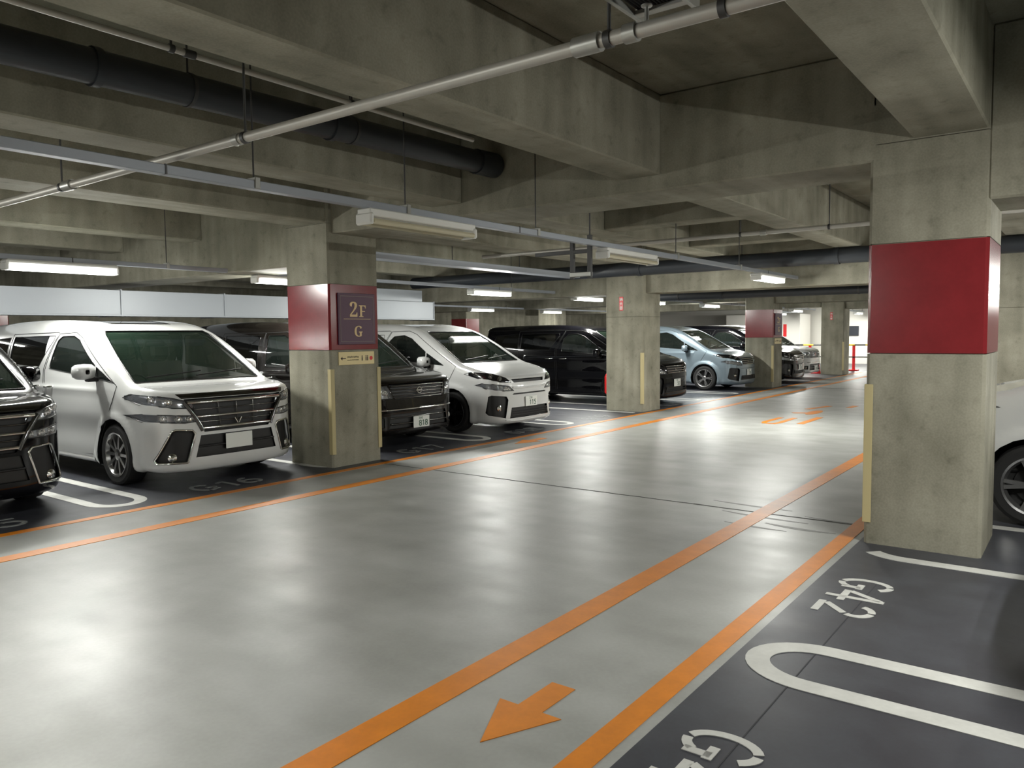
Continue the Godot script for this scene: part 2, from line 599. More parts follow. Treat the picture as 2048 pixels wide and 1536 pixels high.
# stencil strokes in a box 0..0.7 wide and 0..1 high (y up)
func glyph(ch: String) -> Array:
	match ch:
		"G":
			return [arc(Vector2(0.35, 0.5), 0.29, 0.43, 40, 92, 6), arc(Vector2(0.35, 0.5), 0.29, 0.43, 104, 255, 12), arc(Vector2(0.35, 0.5), 0.29, 0.43, 268, 318, 5),
				PackedVector2Array([Vector2(0.60, 0.12), Vector2(0.60, 0.46)]), PackedVector2Array([Vector2(0.40, 0.44), Vector2(0.70, 0.44)])]
		"1":
			return [PackedVector2Array([Vector2(0.37, 0.02), Vector2(0.37, 0.98)]), PackedVector2Array([Vector2(0.16, 0.78), Vector2(0.36, 0.94)])]
		"2":
			return [arc(Vector2(0.35, 0.70), 0.27, 0.24, 168, 92, 6), arc(Vector2(0.35, 0.70), 0.27, 0.24, 80, -32, 9), PackedVector2Array([Vector2(0.54, 0.52), Vector2(0.14, 0.14)]), PackedVector2Array([Vector2(0.07, 0.06), Vector2(0.66, 0.06)])]
		"3":
			return [arc(Vector2(0.33, 0.73), 0.26, 0.21, 160, -80, 12), arc(Vector2(0.33, 0.28), 0.28, 0.22, 80, -160, 12)]
		"4":
			return [PackedVector2Array([Vector2(0.46, 0.0), Vector2(0.46, 1.0)]), PackedVector2Array([Vector2(0.42, 0.94), Vector2(0.08, 0.36)]), PackedVector2Array([Vector2(0.04, 0.30), Vector2(0.68, 0.30)])]
		"5":
			return [PackedVector2Array([Vector2(0.60, 0.93), Vector2(0.16, 0.93), Vector2(0.12, 0.56)]), arc(Vector2(0.33, 0.33), 0.28, 0.27, 110, -10, 9), arc(Vector2(0.33, 0.33), 0.28, 0.27, -22, -150, 9)]
		"6":
			return [arc(Vector2(0.35, 0.31), 0.27, 0.25, 96, -80, 10), arc(Vector2(0.35, 0.31), 0.27, 0.25, 268, 104, 10), arc(Vector2(0.60, 0.36), 0.53, 0.58, 178, 104, 7)]
		"7":
			return [PackedVector2Array([Vector2(0.06, 0.93), Vector2(0.62, 0.93)]), PackedVector2Array([Vector2(0.60, 0.84), Vector2(0.26, 0.0)])]
		"8":
			return [arc(Vector2(0.35, 0.73), 0.24, 0.20, 95, 265, 9), arc(Vector2(0.35, 0.73), 0.24, 0.20, 85, -85, 9), arc(Vector2(0.35, 0.27), 0.28, 0.22, 95, 265, 9), arc(Vector2(0.35, 0.27), 0.28, 0.22, 85, -85, 9)]
		"9":
			return [arc(Vector2(0.35, 0.69), 0.27, 0.25, 80, 264, 10), arc(Vector2(0.35, 0.69), 0.27, 0.25, 70, -85, 10), arc(Vector2(0.10, 0.64), 0.53, 0.58, 2, -76, 7)]
		"0":
			return [arc(Vector2(0.35, 0.5), 0.27, 0.44, 98, 262, 10), arc(Vector2(0.35, 0.5), 0.27, 0.44, 82, -82, 10)]
	return []


func bay_number(text: String, at: Vector3, right: Vector3, up: Vector3, size: float, label: String, m := "white_paint") -> void:
	var t := thing("bay_number", label, "floor number", at, "bay numbers painted on the grey floor")
	var x := 0.0
	for ch in text:
		var b := MB.new()
		for s in glyph(ch):
			b.stroke(s, 0.125, right * x, right * size, up * size, Vector3(0, PY, 0))
		part("painted_digit" if ch.is_valid_int() else "painted_letter", b, M[m], t)
		x += size * (0.66 if ch == "1" else 0.80)


# hairpin mark between two bays; front is the x of its round end, dir the way from the aisle into the bay
func hairpin(front: float, dir: float, z: float, half: float, length: float, label: String, ends := 0) -> void:
	var w := 0.115
	var p := PackedVector2Array()
	if ends >= 0:
		p.append(Vector2(front + dir * length, z + half))
	if ends == 0:
		p.append_array(arc(Vector2(front + dir * half * 1.25, z), half * 1.25 * -dir, half, 90, -90, 18))
	elif ends > 0:     # only the half of it beside a column
		p.append_array(arc(Vector2(front + dir * half * 1.25, z), half * 1.25 * -dir, half, 90, 35, 7))
	else:
		p.append_array(arc(Vector2(front + dir * half * 1.25, z), half * 1.25 * -dir, half, -35, -90, 7))
	if ends <= 0:
		p.append(Vector2(front + dir * length, z - half))
	single("bay_marking", mark(p, w, MB.new()), M["white_paint"], label, "floor marking", "white hairpin lines between the bays")


func arrow(tip: Vector3, along: Vector3, length: float, label: String) -> void:
	var side := along.cross(Vector3.UP)
	var hl := length * 0.56
	var p := PackedVector2Array([Vector2(0, 0), Vector2(hl, 0.16), Vector2(hl, 0.062), Vector2(length, 0.062), Vector2(length, -0.062), Vector2(hl, -0.062), Vector2(hl, -0.16)])
	var b := MB.new().prism(p, Vector3.ZERO, -along, side, Vector3(0, PY, 0))
	var o := single("floor_arrow", b, M["orange_paint"], label, "floor arrow")
	o.position = tip


func build_markings() -> void:
	for l in [[-2.29, 0.155, "wide orange line on the aisle floor, inner one beside bay G42"], [-1.49, 0.115, "orange line along the grey bay paint of G42, passing the wide red-banded column"],
			[-6.31, 0.15, "wide orange line on the aisle floor, inner one before the large white minivan"], [-7.10, 0.10, "thin orange line along the grey paint of bays G15 to G19"]]:
		single("lane_line", MB.new().box(Vector3(l[0] - l[1] / 2, 0, Z0 + 8.0), Vector3(l[0] + l[1] / 2, PY, Z1)), M["orange_paint"], l[2], "floor line", "orange lane lines")
	arrow(Vector3(-1.88, 0, -2.27), Vector3(0, 0, 1), 0.60, "orange floor arrow between the two orange lines beside bay G42")
	arrow(Vector3(-6.72, 0, -9.0), Vector3(0, 0, 1), 0.75, "orange floor arrow between the orange lines before the white minivan with slotted nose")
	# the word on the aisle, drawn out along it
	var t := thing("aisle_lettering", "orange lettering drawn out along the middle of the aisle floor", "floor marking", Vector3(-4.3, 0, -14.6))
	for q in [[[V(-0.30, 0.14), V(-0.32, 1.0), V(-0.27, 1.17), V(-0.10, 1.17), V(-0.06, 1.0), V(-0.07, 0.08)], 0.10], [[V(0.29, 0.98), V(0.29, -0.24)], 0.12], [[V(-0.36, -1.7), V(-0.15, -2.6)], 0.12], [[V(0.28, -2.4), V(0.30, -2.9)], 0.12], [[V(-0.38, -0.8), V(-0.12, -0.95)], 0.16]]:
		part("painted_letter", mark(PackedVector2Array(q[0]), q[1], MB.new()), M["orange_paint"], t)
	part("painted_dot", MB.new().prism(arc(Vector2(-0.05, -1.09), 0.12, 0.45, 0, 340, 14), Vector3.ZERO, Vector3.RIGHT, Vector3.BACK, Vector3(0, PY, 0)), M["orange_paint"], t)
	# rubber scuffs where tyres turn in beside the joint
	t = thing("tyre_scuffs", "dark rubber scuffs on the aisle floor beside the expansion joint", "floor marks", Vector3(-2.2, 0, -6.6))
	for q in [[V(-0.65, -0.38), V(-0.3, -0.33), V(0.1, -0.34), 0.03], [V(-0.42, -0.02), V(-0.1, 0.06), V(0.35, 0.05), 0.035], [V(0.05, 0.22), V(0.3, 0.30), V(0.62, 0.26), 0.045], [V(-0.75, -0.15), V(-0.5, -0.10), V(-0.2, -0.12), 0.02], [V(-0.25, 0.36), V(0.0, 0.42), V(0.28, 0.40), 0.03], [V(0.25, -0.2), V(0.5, -0.14), V(0.68, -0.16), 0.025]]:
		var pp := PackedVector2Array()
		for k in 13:
			var u := k / 12.0
			pp.append(q[0] * (1 - u) * (1 - u) + q[1] * 2 * u * (1 - u) + q[2] * u * u)
		var b := MB.new()
		for k in 12:
			var wd: float = q[3] * (0.35 + sin(PI * (k + 0.5) / 12.0))
			b.stroke(PackedVector2Array([pp[k], pp[k + 1]]), wd, Vector3(0, 0.0004, 0), Vector3.RIGHT, Vector3.BACK, Vector3(0, 0.0006, 0))
		part("scuff", b, M["scuff"], t)
	# left bays
	var zs := [[-3.67, "bay G15 and the large white minivan"], [-9.14, "the dark brown and the slot-nosed white minivan"], [-11.53, "the slot-nosed minivan and empty bay G19"],
		[-17.2, "the red-signed column's black minivan and an empty bay"], [-19.55, "an empty bay and the silver minivan"], [-25.95, "the two farthest black noses"], [-1.3, "bays G14 and G15"]]
	for q in zs:
		hairpin(-7.40, -1.0, q[0], 0.225, 4.8, "white hairpin line on grey floor between " + q[1])
	hairpin(-7.42, -1.0, -6.34, 0.225, 4.8, "hooked white line at the purple-signed column, large white minivan side", 1)
	hairpin(-7.42, -1.0, -6.80, 0.225, 4.8, "hooked white line at the purple-signed column, brown minivan side", -1)
	single("bay_marking", mark(PackedVector2Array([Vector2(-12.2, -13.87), Vector2(-7.35, -13.87)]), 0.115, MB.new()), M["white_paint"], "straight white line between empty bay G19 and the red-signed column", "floor marking", "white hairpin lines between the bays")
	single("bay_marking", mark(PackedVector2Array([Vector2(-12.2, -15.05), Vector2(-7.6, -15.05)]), 0.115, MB.new()), M["white_paint"], "straight white line between the red-signed column and the black minivan", "floor marking", "white hairpin lines between the bays")
	var L := Vector3(0, 0, -1)
	var U := Vector3(-1, 0, 0)
	for q in [["G15", -2.02], ["G16", -4.42], ["G17", -7.5], ["G18", -9.95], ["G19", -12.3], ["G20", -15.5], ["G21", -17.8]]:
		bay_number(q[0], Vector3(-7.36, 0, q[1]), L, U, 0.37, "worn white %s painted on the grey floor" % q[0], "worn_white_paint")
	# right bays
	hairpin(-1.28, 1.0, -3.73, 0.225, 4.9, "white hairpin line on grey floor between bays G42 and G43")
	hairpin(-1.28, 1.0, -6.10, 0.225, 4.9, "white line with a hooked end before the wide red-banded column", 1)
	hairpin(-1.28, 1.0, -7.05, 0.225, 4.9, "white line under the wheel of the car behind the wide column", -1)
	hairpin(-1.28, 1.0, -1.25, 0.225, 4.9, "white hairpin line on grey floor between bays G43 and G44")
	bay_number("G42", Vector3(-1.26, 0, -5.26), Vector3(0, 0, 1), Vector3(1, 0, 0), 0.325, "white G42 painted on the grey floor")
	bay_number("G43", Vector3(-1.26, 0, -2.90), Vector3(0, 0, 1), Vector3(1, 0, 0), 0.325, "white G43 painted on the grey floor")


# ------------------------------------------------------------------ lamps
func lamp(x: float, y: float, z: float, lit: bool, label: String, group: String) -> Node3D:
	var t := thing("fluorescent_lamp", label, "lamp", Vector3(x, y, z), group)
	var hl := 0.60
	part("housing", MB.new().box(Vector3(-0.07 if not lit else -0.10, 0.035, -hl), Vector3(0.07 if not lit else 0.10, 0.093, hl), 0.02 if lit else 0.008), M["lamp_white"], t)
	for s in [-1.0, 1.0]:
		part("tube", MB.new().tube([Vector3(0.062 * s, 0, -hl + 0.03), Vector3(0.062 * s, 0, hl - 0.03)], 0.022, 12), M["tube_lit" if lit else "tube_off"], t)
		part("end_cap", MB.new().box(Vector3(-0.085, -0.025, s * (hl - 0.012) - 0.02), Vector3(0.085, 0.06, s * (hl - 0.012) + 0.02), 0.012), M["lamp_white"], t)
	if lit:
		# bare tubes shine sideways as much as down: one light along the outer face of each tube
		for s in [-1.0, 1.0]:
			var a := AreaLight3D.new()
			a.name = "lamp_glow"
			a.area_size = Vector2(0.045, 1.14)
			a.light_energy = LAMP_ENERGY
			a.light_color = Color(1.0, 1.0, 0.975)
			a.area_range = 60.0
			a.shadow_enabled = true
			var tilt := deg_to_rad(57.0)
			var out := Vector3(s * cos(tilt), -sin(tilt), 0)
			a.position = Vector3(0.062 * s, 0, 0) + out * 0.026
			a.basis = Basis(out.cross(Vector3.BACK) * -1.0, Vector3.BACK, -out)
			t.add_child(a, true)
	return t


func raceway(x: float, y: float, z0: float, z1: float, label: String, rods: Array) -> void:
	# y is the underside of the channel
	var t := thing("cable_raceway", label, "raceway", Vector3(x, y, (z0 + z1) / 2.0))
	var zm := (z0 + z1) / 2.0
	part("channel", MB.new().box(Vector3(-0.035, 0, z0 - zm), Vector3(0.035, 0.055, z1 - zm), 0.004), M["raceway"], t)
	for r in rods:
		part("hanger_rod", MB.new().tube([Vector3(0, 0.05, r - zm), Vector3(0, SLAB - y, r - zm)], 0.006, 6, false), M["rod"], t)
		part("hanger_clip", MB.new().box(Vector3(-0.045, 0.001, r - zm - 0.02), Vector3(0.045, 0.075, r - zm + 0.02), 0.004), M["galvanised"], t)
	var k := z0 + 2.0
	while k < z1:
		part("joint_cover", MB.new().box(Vector3(-0.038, 0.0, k - zm - 0.006), Vector3(0.038, 0.058, k - zm + 0.006)), M["rod"], t)
		k += 3.4


func build_lamps() -> void:
	raceway(-4.28, 2.530, -18.0, 6.0, "grey cable raceway hung over the middle of the aisle carrying dark and lit lamps", [-15.0, -11.4, -9.2, -6.1, -4.35, -3.0, -0.8, 2.0])
	lamp(-4.28, 2.435, -4.52, false, "switched-off twin tube lamp under the aisle raceway, before the cross girder", "dark lamps over the aisle")
	lamp(-4.28, 2.435, -7.95, false, "switched-off twin tube lamp under the aisle raceway, beyond the cross girder", "dark lamps over the aisle")
	for z in [-12.72]:
		lamp(-4.28, 2.435, z, true, "lit twin tube lamp over the middle of the aisle", "lit lamps over the aisle")
	lamp(-4.28, 2.435, 0.5, true, "lit twin tube lamp over the aisle beside bay G44", "lit lamps over the aisle")
	lamp(-4.28, 2.435, 3.9, true, "lit twin tube lamp at the end of the aisle raceway", "lit lamps over the aisle")
	var where := ["over bay G13", "over bay G14", "over the large white minivan", "behind the purple-signed column", "over the white minivan with slotted nose", "over the black minivan before the red-signed column", "beside the red-signed column", "over the silver minivan", "over the farthest white nose", "beside the far plain column", "before the white far wall"]
	var zs := [3.4, -0.3, -4.05, -7.18, -11.9, -15.55, -18.9, -22.75, -26.8, -31.4, -38.4]
	for i in zs.size():
		lamp(-9.45 if i < 10 else -8.75, LAMP_Y, zs[i], true, "lit twin tube lamp " + where[i], "lit lamps over the left bays")
	raceway(-9.45, LAMP_Y + 0.095, -6.15, 1.0, "grey cable raceway over the large white minivan", [-5.3, -1.9, 0.5])
	raceway(-9.45, LAMP_Y + 0.095, 1.8, 6.0, "grey cable raceway over bay G13", [3.0, 5.0])
	raceway(-9.45, LAMP_Y + 0.095, -29.85, -22.9, "grey cable raceway over the farthest bays", [-25.0, -28.0])
	raceway(-9.45, LAMP_Y + 0.095, -34.0, -30.65, "grey cable raceway before the white far wall", [-33.0])
	raceway(-8.75, LAMP_Y + 0.095, -39.5, -36.5, "short grey cable raceway at the white far wall", [-37.4, -39.2])
	raceway(-4.6, LAMP_Y + 0.095, -38.5, -32.8, "short grey cable raceway over the barrier", [-35.0, -38.0])
	raceway(-9.45, LAMP_Y + 0.095, -14.15, -6.95, "grey cable raceway behind the purple-signed column", [-8.3, -12.6])
	raceway(-9.45, LAMP_Y + 0.095, -22.15, -14.9, "grey cable raceway behind the red-signed column", [-17.0, -20.4])
	for q in [[-6.15, 1.0, "before the red-banded back column"], [-14.15, -6.95, "behind the white air duct"], [-22.15, -14.9, "over the middle back bays"], [-29.85, -22.9, "over the far back bays"]]:
		raceway(-16.1, LAMP_Y + 0.095, q[0], q[1], "grey cable raceway " + q[2], [q[0] + 1.0, q[1] - 1.0])
	for q in [[-6.15, 1.0, "over bay G42"], [-14.15, -6.95, "over the white car behind the wide column"], [-22.15, -14.9, "over the bays beyond the plain right column"], [-29.85, -22.9, "over the far right bays"], [-39.0, -30.65, "over the farthest right bays"], [1.8, 6.0, "over bay G44"]]:
		raceway(0.95, LAMP_Y + 0.095, q[0], q[1], "grey cable raceway " + q[2], [q[0] + 1.0, q[1] - 1.0])
	for q in [[-19.8, "above the far red-banded back column"], [-23.9, "before the plain back column"], [-29.2, "deepest over the back bays"], [-9.0, "behind the white air duct"], [-3.0, "before the red-banded back column"]]:
		lamp(-16.1, LAMP_Y, q[0], true, "lit twin tube lamp " + q[1], "lit lamps over the back bays")
	for q in [[-4.6, "over bay G42"], [-8.6, "over the white car behind the wide column"], [-12.4, "before the plain right column"], [-17.0, "beyond the plain right column"], [-20.5, "over the third right bay row"], [-27.0, "over the fourth right bay row"], [-35.0, "over the last right bays"]]:
		lamp(0.95, LAMP_Y, q[0], true, "lit twin tube lamp " + q[1], "lit lamps over the right bays")
	lamp(-4.6, LAMP_Y, -36.8, true, "lit twin tube lamp over the barrier at the far wall", "lit lamps over the aisle")
	lamp(-4.6, LAMP_Y, -33.6, true, "lit twin tube lamp just before the far barrier", "lit lamps over the aisle")
	lamp(-11.6, LAMP_Y, -36.2, true, "lit twin tube lamp over the grey cabinets at the white lobby", "lit lamps over the aisle")
	raceway(-11.6, LAMP_Y + 0.095, -37.6, -35.0, "short grey cable raceway over the grey cabinets", [-35.4, -37.2])


# ------------------------------------------------------------------ pipes and ducts
func pipe_run(called: String, a: Vector3, b: Vector3, r: float, m: String, label: String, category: String, rings: Array, hangers: Array, ring_m := "rod") -> Node3D:
	var t := thing(called, label, category, a)
	var d := b - a
	part("pipe", MB.new().tube([Vector3.ZERO, d], r, 20), M[m], t)
	var u := d.normalized()
	for k in rings:          # [distance, length, extra radius]
		part("coupling", MB.new().tube([u * (k[0] - k[1] / 2), u * (k[0] + k[1] / 2)], r + k[2], 20), M[ring_m], t)
	for k in hangers:
		var p: Vector3 = u * k
		part("hanger_rod", MB.new().tube([p + Vector3(0, r, 0), Vector3(p.x, SLAB - a.y, p.z)], 0.007, 6, false), M["rod"], t)
		part("hanger_band", MB.new().tube([p - u * 0.013, p + u * 0.013], r + 0.006, 20), M["rod"], t)
	return t


func build_pipes() -> void:
	var sp := pipe_run("sprinkler_pipe", Vector3(-12.0, 2.66, -2.51), Vector3(2.5, 2.66, -2.51), 0.026, "steel_pipe", "pale steel sprinkler pipe crossing under the ceiling beams", "pipe",
		[[10.48, 0.11, 0.010], [10.66, 0.05, 0.008], [8.29, 0.05, 0.006], [6.30, 0.12, 0.010], [3.0, 0.1, 0.008]], [10.57, 8.36, 6.2, 11.0, 3.4], "galvanised")
	for xx in [10.72, 11.02]:
		part("sprinkler_head", MB.new().tube([Vector3(xx, 0.02, 0), Vector3(xx, 0.075, 0)], 0.008, 8).lathe([Vector2(0.0, 0.085), Vector2(0.02, 0.08), Vector2(0.02, 0.076), Vector2(0.0, 0.072)], Vector3(xx, 0, 0), Vector3.UP, 12), M["galvanised"], sp)
	var tray := thing("cable_tray", "galvanised ladder tray ending above the sprinkler pipe", "cable tray", Vector3(-1.27, 2.745, 0.0))
	for s in [-0.105, 0.105]:
		part("side_rail", MB.new().box(Vector3(s - 0.008, 0, -2.68), Vector3(s + 0.008, 0.07, 5.0), 0.002), M["galvanised"], tray)
	for i in 30:
		part("rung", MB.new().box(Vector3(-0.10, 0.006, -2.62 + i * 0.24), Vector3(0.10, 0.022, -2.585 + i * 0.24), 0.002), M["galvanised"], tray)
	for zz in [-2.56, -0.6, 1.4]:
		part("hanger_rod", MB.new().box(Vector3(0.108, 0.0, zz - 0.02), Vector3(0.138, SLAB - 2.745, zz + 0.02), 0.003), M["galvanised"], tray)
	for i in 14:
		part("cable", MB.new().tube([Vector3(-0.085 + i * 0.013, 0.03, -2.6), Vector3(-0.085 + i * 0.013, 0.03, 5.0)], 0.0065, 6), M["black_rubber"], tray)
	pipe_run("conduit", Vector3(-3.80, 3.07, 6.0), Vector3(-3.80, 3.07, -4.6), 0.016, "steel_pipe", "thin steel conduit beside the nearest ceiling beam", "conduit", [[8.3, 0.06, 0.006]], [8.2, 9.4])
	pipe_run("drain_pipe", Vector3(-4.82, 3.10, 6.0), Vector3(-4.82, 3.275, -6.19), 0.105, "dark_pipe", "thick dark drain pipe running between the ceiling beams into the girder", "pipe",
		[[8.3, 0.05, 0.012], [10.1, 0.05, 0.012], [12.02, 0.30, 0.014]], [8.9, 10.3], "dark_pipe")
	pipe_run("drain_pipe", Vector3(-13.0, 2.83, -13.45), Vector3(4.0, 2.83, -13.45), 0.13, "dark_pipe", "thick dark drain pipe crossing the aisle before the deep girder", "pipe", [[9.6, 0.08, 0.012], [6.0, 0.08, 0.012], [11.8, 0.08, 0.012]], [8.0, 10.9], "dark_pipe")
	pipe_run("drain_pipe", Vector3(-8.4, 2.42, -16.3), Vector3(0.6, 2.42, -16.3), 0.10, "dark_pipe", "dark drain pipe crossing low beyond the deep girder", "pipe", [[1.9, 0.07, 0.012], [0.06, 0.12, 0.014]], [0.9, 4.7, 8.0], "dark_pipe")
	pipe_run("sprinkler_pipe", Vector3(-8.0, 2.86, -9.9), Vector3(2.0, 2.86, -9.9), 0.028, "steel_pipe", "grey sprinkler pipe crossing the aisle beyond the cross girder", "pipe", [[4.6, 0.08, 0.008], [6.2, 0.06, 0.008]], [4.3, 5.4, 7.0], "galvanised")
	# flat grey cable duct over the left edge of the aisle
	var t := thing("cable_duct", "long grey cable duct hung over the left orange lines", "duct", Vector3(-8.3, 2.70, -9.95))
	part("casing", MB.new().box(Vector3(-0.14, 0, -3.2), Vector3(0.14, 0.09, 2.95), 0.005), M["raceway"], t)
	for r in [-2.9, -1.2, 0.6, 2.4]:
		part("hanger_rod", MB.new().tube([Vector3(0.12, 0.05, r), Vector3(0.12, SLAB - 2.7, r)], 0.007, 6, false), M["rod"], t)
	# support bracket on the aisle raceway
	t = thing("pipe_bracket", "dark steel bracket frame on the aisle raceway", "bracket", Vector3(-4.485, 2.2, -7.25))
	for s in [-0.11, 0.11]:
		part("upright", MB.new().box(Vector3(s - 0.022, 0.0, -0.022), Vector3(s + 0.022, 0.46, 0.022), 0.003), M["rod"], t)
	part("cross_bar", MB.new().box(Vector3(-0.13, 0.02, -0.03), Vector3(0.13, 0.065, 0.03), 0.003), M["galvanised"], t)
	part("cross_bar", MB.new().box(Vector3(-0.6, 0.27, -0.02), Vector3(0.1, 0.31, 0.02), 0.003), M["rod"], t)
	part("hanger_rod", MB.new().tube([Vector3(0.11, 0.45, 0), Vector3(0.11, SLAB - 2.2, 0)], 0.009, 6, false), M["rod"], t)
	# white air duct over the tails of the left cars
	t = thing("air_duct", "white rectangular air duct with raised flanges over the tails of the left cars", "duct", Vector3(-12.75, 1.963, -5.0))
	var z := 8.0
	var end := -8.43
	while z > end:
		var z2 := maxf(end, z - 1.83)
		part("duct_section", MB.new().box(Vector3(-0.35, 0, z2 + 0.012), Vector3(0.40, 0.40, z - 0.012), 0.004), M["duct"], t)
		part("flange", MB.new().box(Vector3(-0.366, -0.014, z2 - 0.012), Vector3(0.416, 0.414, z2 + 0.012), 0.003), M["duct"], t)
		z = z2
	part("edge_strip", MB.new().box(Vector3(0.385, -0.012, end), Vector3(0.412, 0.016, 8.0), 0.003), M["duct"], t)
	part("rising_section", MB.new().box(Vector3(-0.35, 0.405, -8.1), Vector3(0.35, 0.66, -5.2), 0.004), M["duct"], t)


# ------------------------------------------------------------------ car bodies
# A body is the smooth intersection of three outlines (side, plan, front), meshed as surface nets and then
# cut along outlines drawn in side, front or top view into panels, panes and lamps.
class Outline:
	var p := PackedVector2Array()
	var nrm := PackedVector2Array()
	var cell := 0.1
	var o := Vector2.ZERO
	var w := 0
	var h := 0
	var near := PackedInt32Array()

	func _init(ctrl: Array, closed_smooth: int) -> void:
		var m := ctrl.size()
		for i in m:
			var a: Vector2 = ctrl[(i + m - 1) % m]
			var b: Vector2 = ctrl[i]
			var c: Vector2 = ctrl[(i + 1) % m]
			var d: Vector2 = ctrl[(i + 2) % m]
			var ln := b.distance_to(c)
			var k := maxi(1, mini(14, int(ceil(ln / 0.05)))) if closed_smooth else 1
			for j in k:
				var t := float(j) / k
				# tangents limited by the length of the piece, so long and short pieces meet without overshoot
				var tb := (c - a).normalized() * minf(ln, b.distance_to(a) + ln * 0.5)
				var tc := (d - b).normalized() * minf(ln, d.distance_to(c) + ln * 0.5)
				var t2 := t * t
				var t3 := t2 * t
				p.append(b * (2 * t3 - 3 * t2 + 1) + tb * (t3 - 2 * t2 + t) + c * (-2 * t3 + 3 * t2) + tc * (t3 - t2))
		var area := 0.0
		for i in p.size():
			area += p[i].cross(p[(i + 1) % p.size()])
		if area < 0.0:
			p.reverse()
		for i in p.size():
			var e := (p[(i + 1) % p.size()] - p[i]).normalized() + (p[i] - p[(i + p.size() - 1) % p.size()]).normalized()
			nrm.append(Vector2(e.y, -e.x).normalized())
		var lo := p[0]
		var hi := p[0]
		for q in p:
			lo = lo.min(q)
			hi = hi.max(q)
		o = lo - Vector2(0.15, 0.15)
		w = int((hi.x - o.x + 0.15) / cell) + 2
		h = int((hi.y - o.y + 0.15) / cell) + 2
		near.resize(w * h)
		for j in h:
			for i in w:
				var q := o + Vector2(i + 0.5, j + 0.5) * cell
				var best := 1e9
				var bi := 0
				for k in p.size():
					var dd := q.distance_squared_to(p[k])
					if dd < best:
						best = dd
						bi = k
				near[j * w + i] = bi

	# (normal, signed distance)
	func at(x: float, y: float) -> Vector3:
		var q := Vector2(x, y)
		var i := clampi(int((x - o.x) / cell), 0, w - 1)
		var j := clampi(int((y - o.y) / cell), 0, h - 1)
		var k0: int = near[j * w + i]
		var m := p.size()
		var best := 1e9
		var res := Vector3.ZERO
		for dk in range(-4, 4):
			var k := (k0 + dk + m) % m
			var k1 := (k + 1) % m
			var a := p[k]
			var e := p[k1] - a
			var t := clampf((q - a).dot(e) / maxf(e.length_squared(), 1e-9), 0.0, 1.0)
			var c := a + e * t
			var d := q.distance_squared_to(c)
			if d < best:
				best = d
				var nn := nrm[k].lerp(nrm[k1], t).normalized()
				var s := 1.0 if (q - c).dot(Vector2(e.y, -e.x)) >= 0.0 else -1.0
				res = Vector3(nn.x, nn.y, s * sqrt(d))
		return res


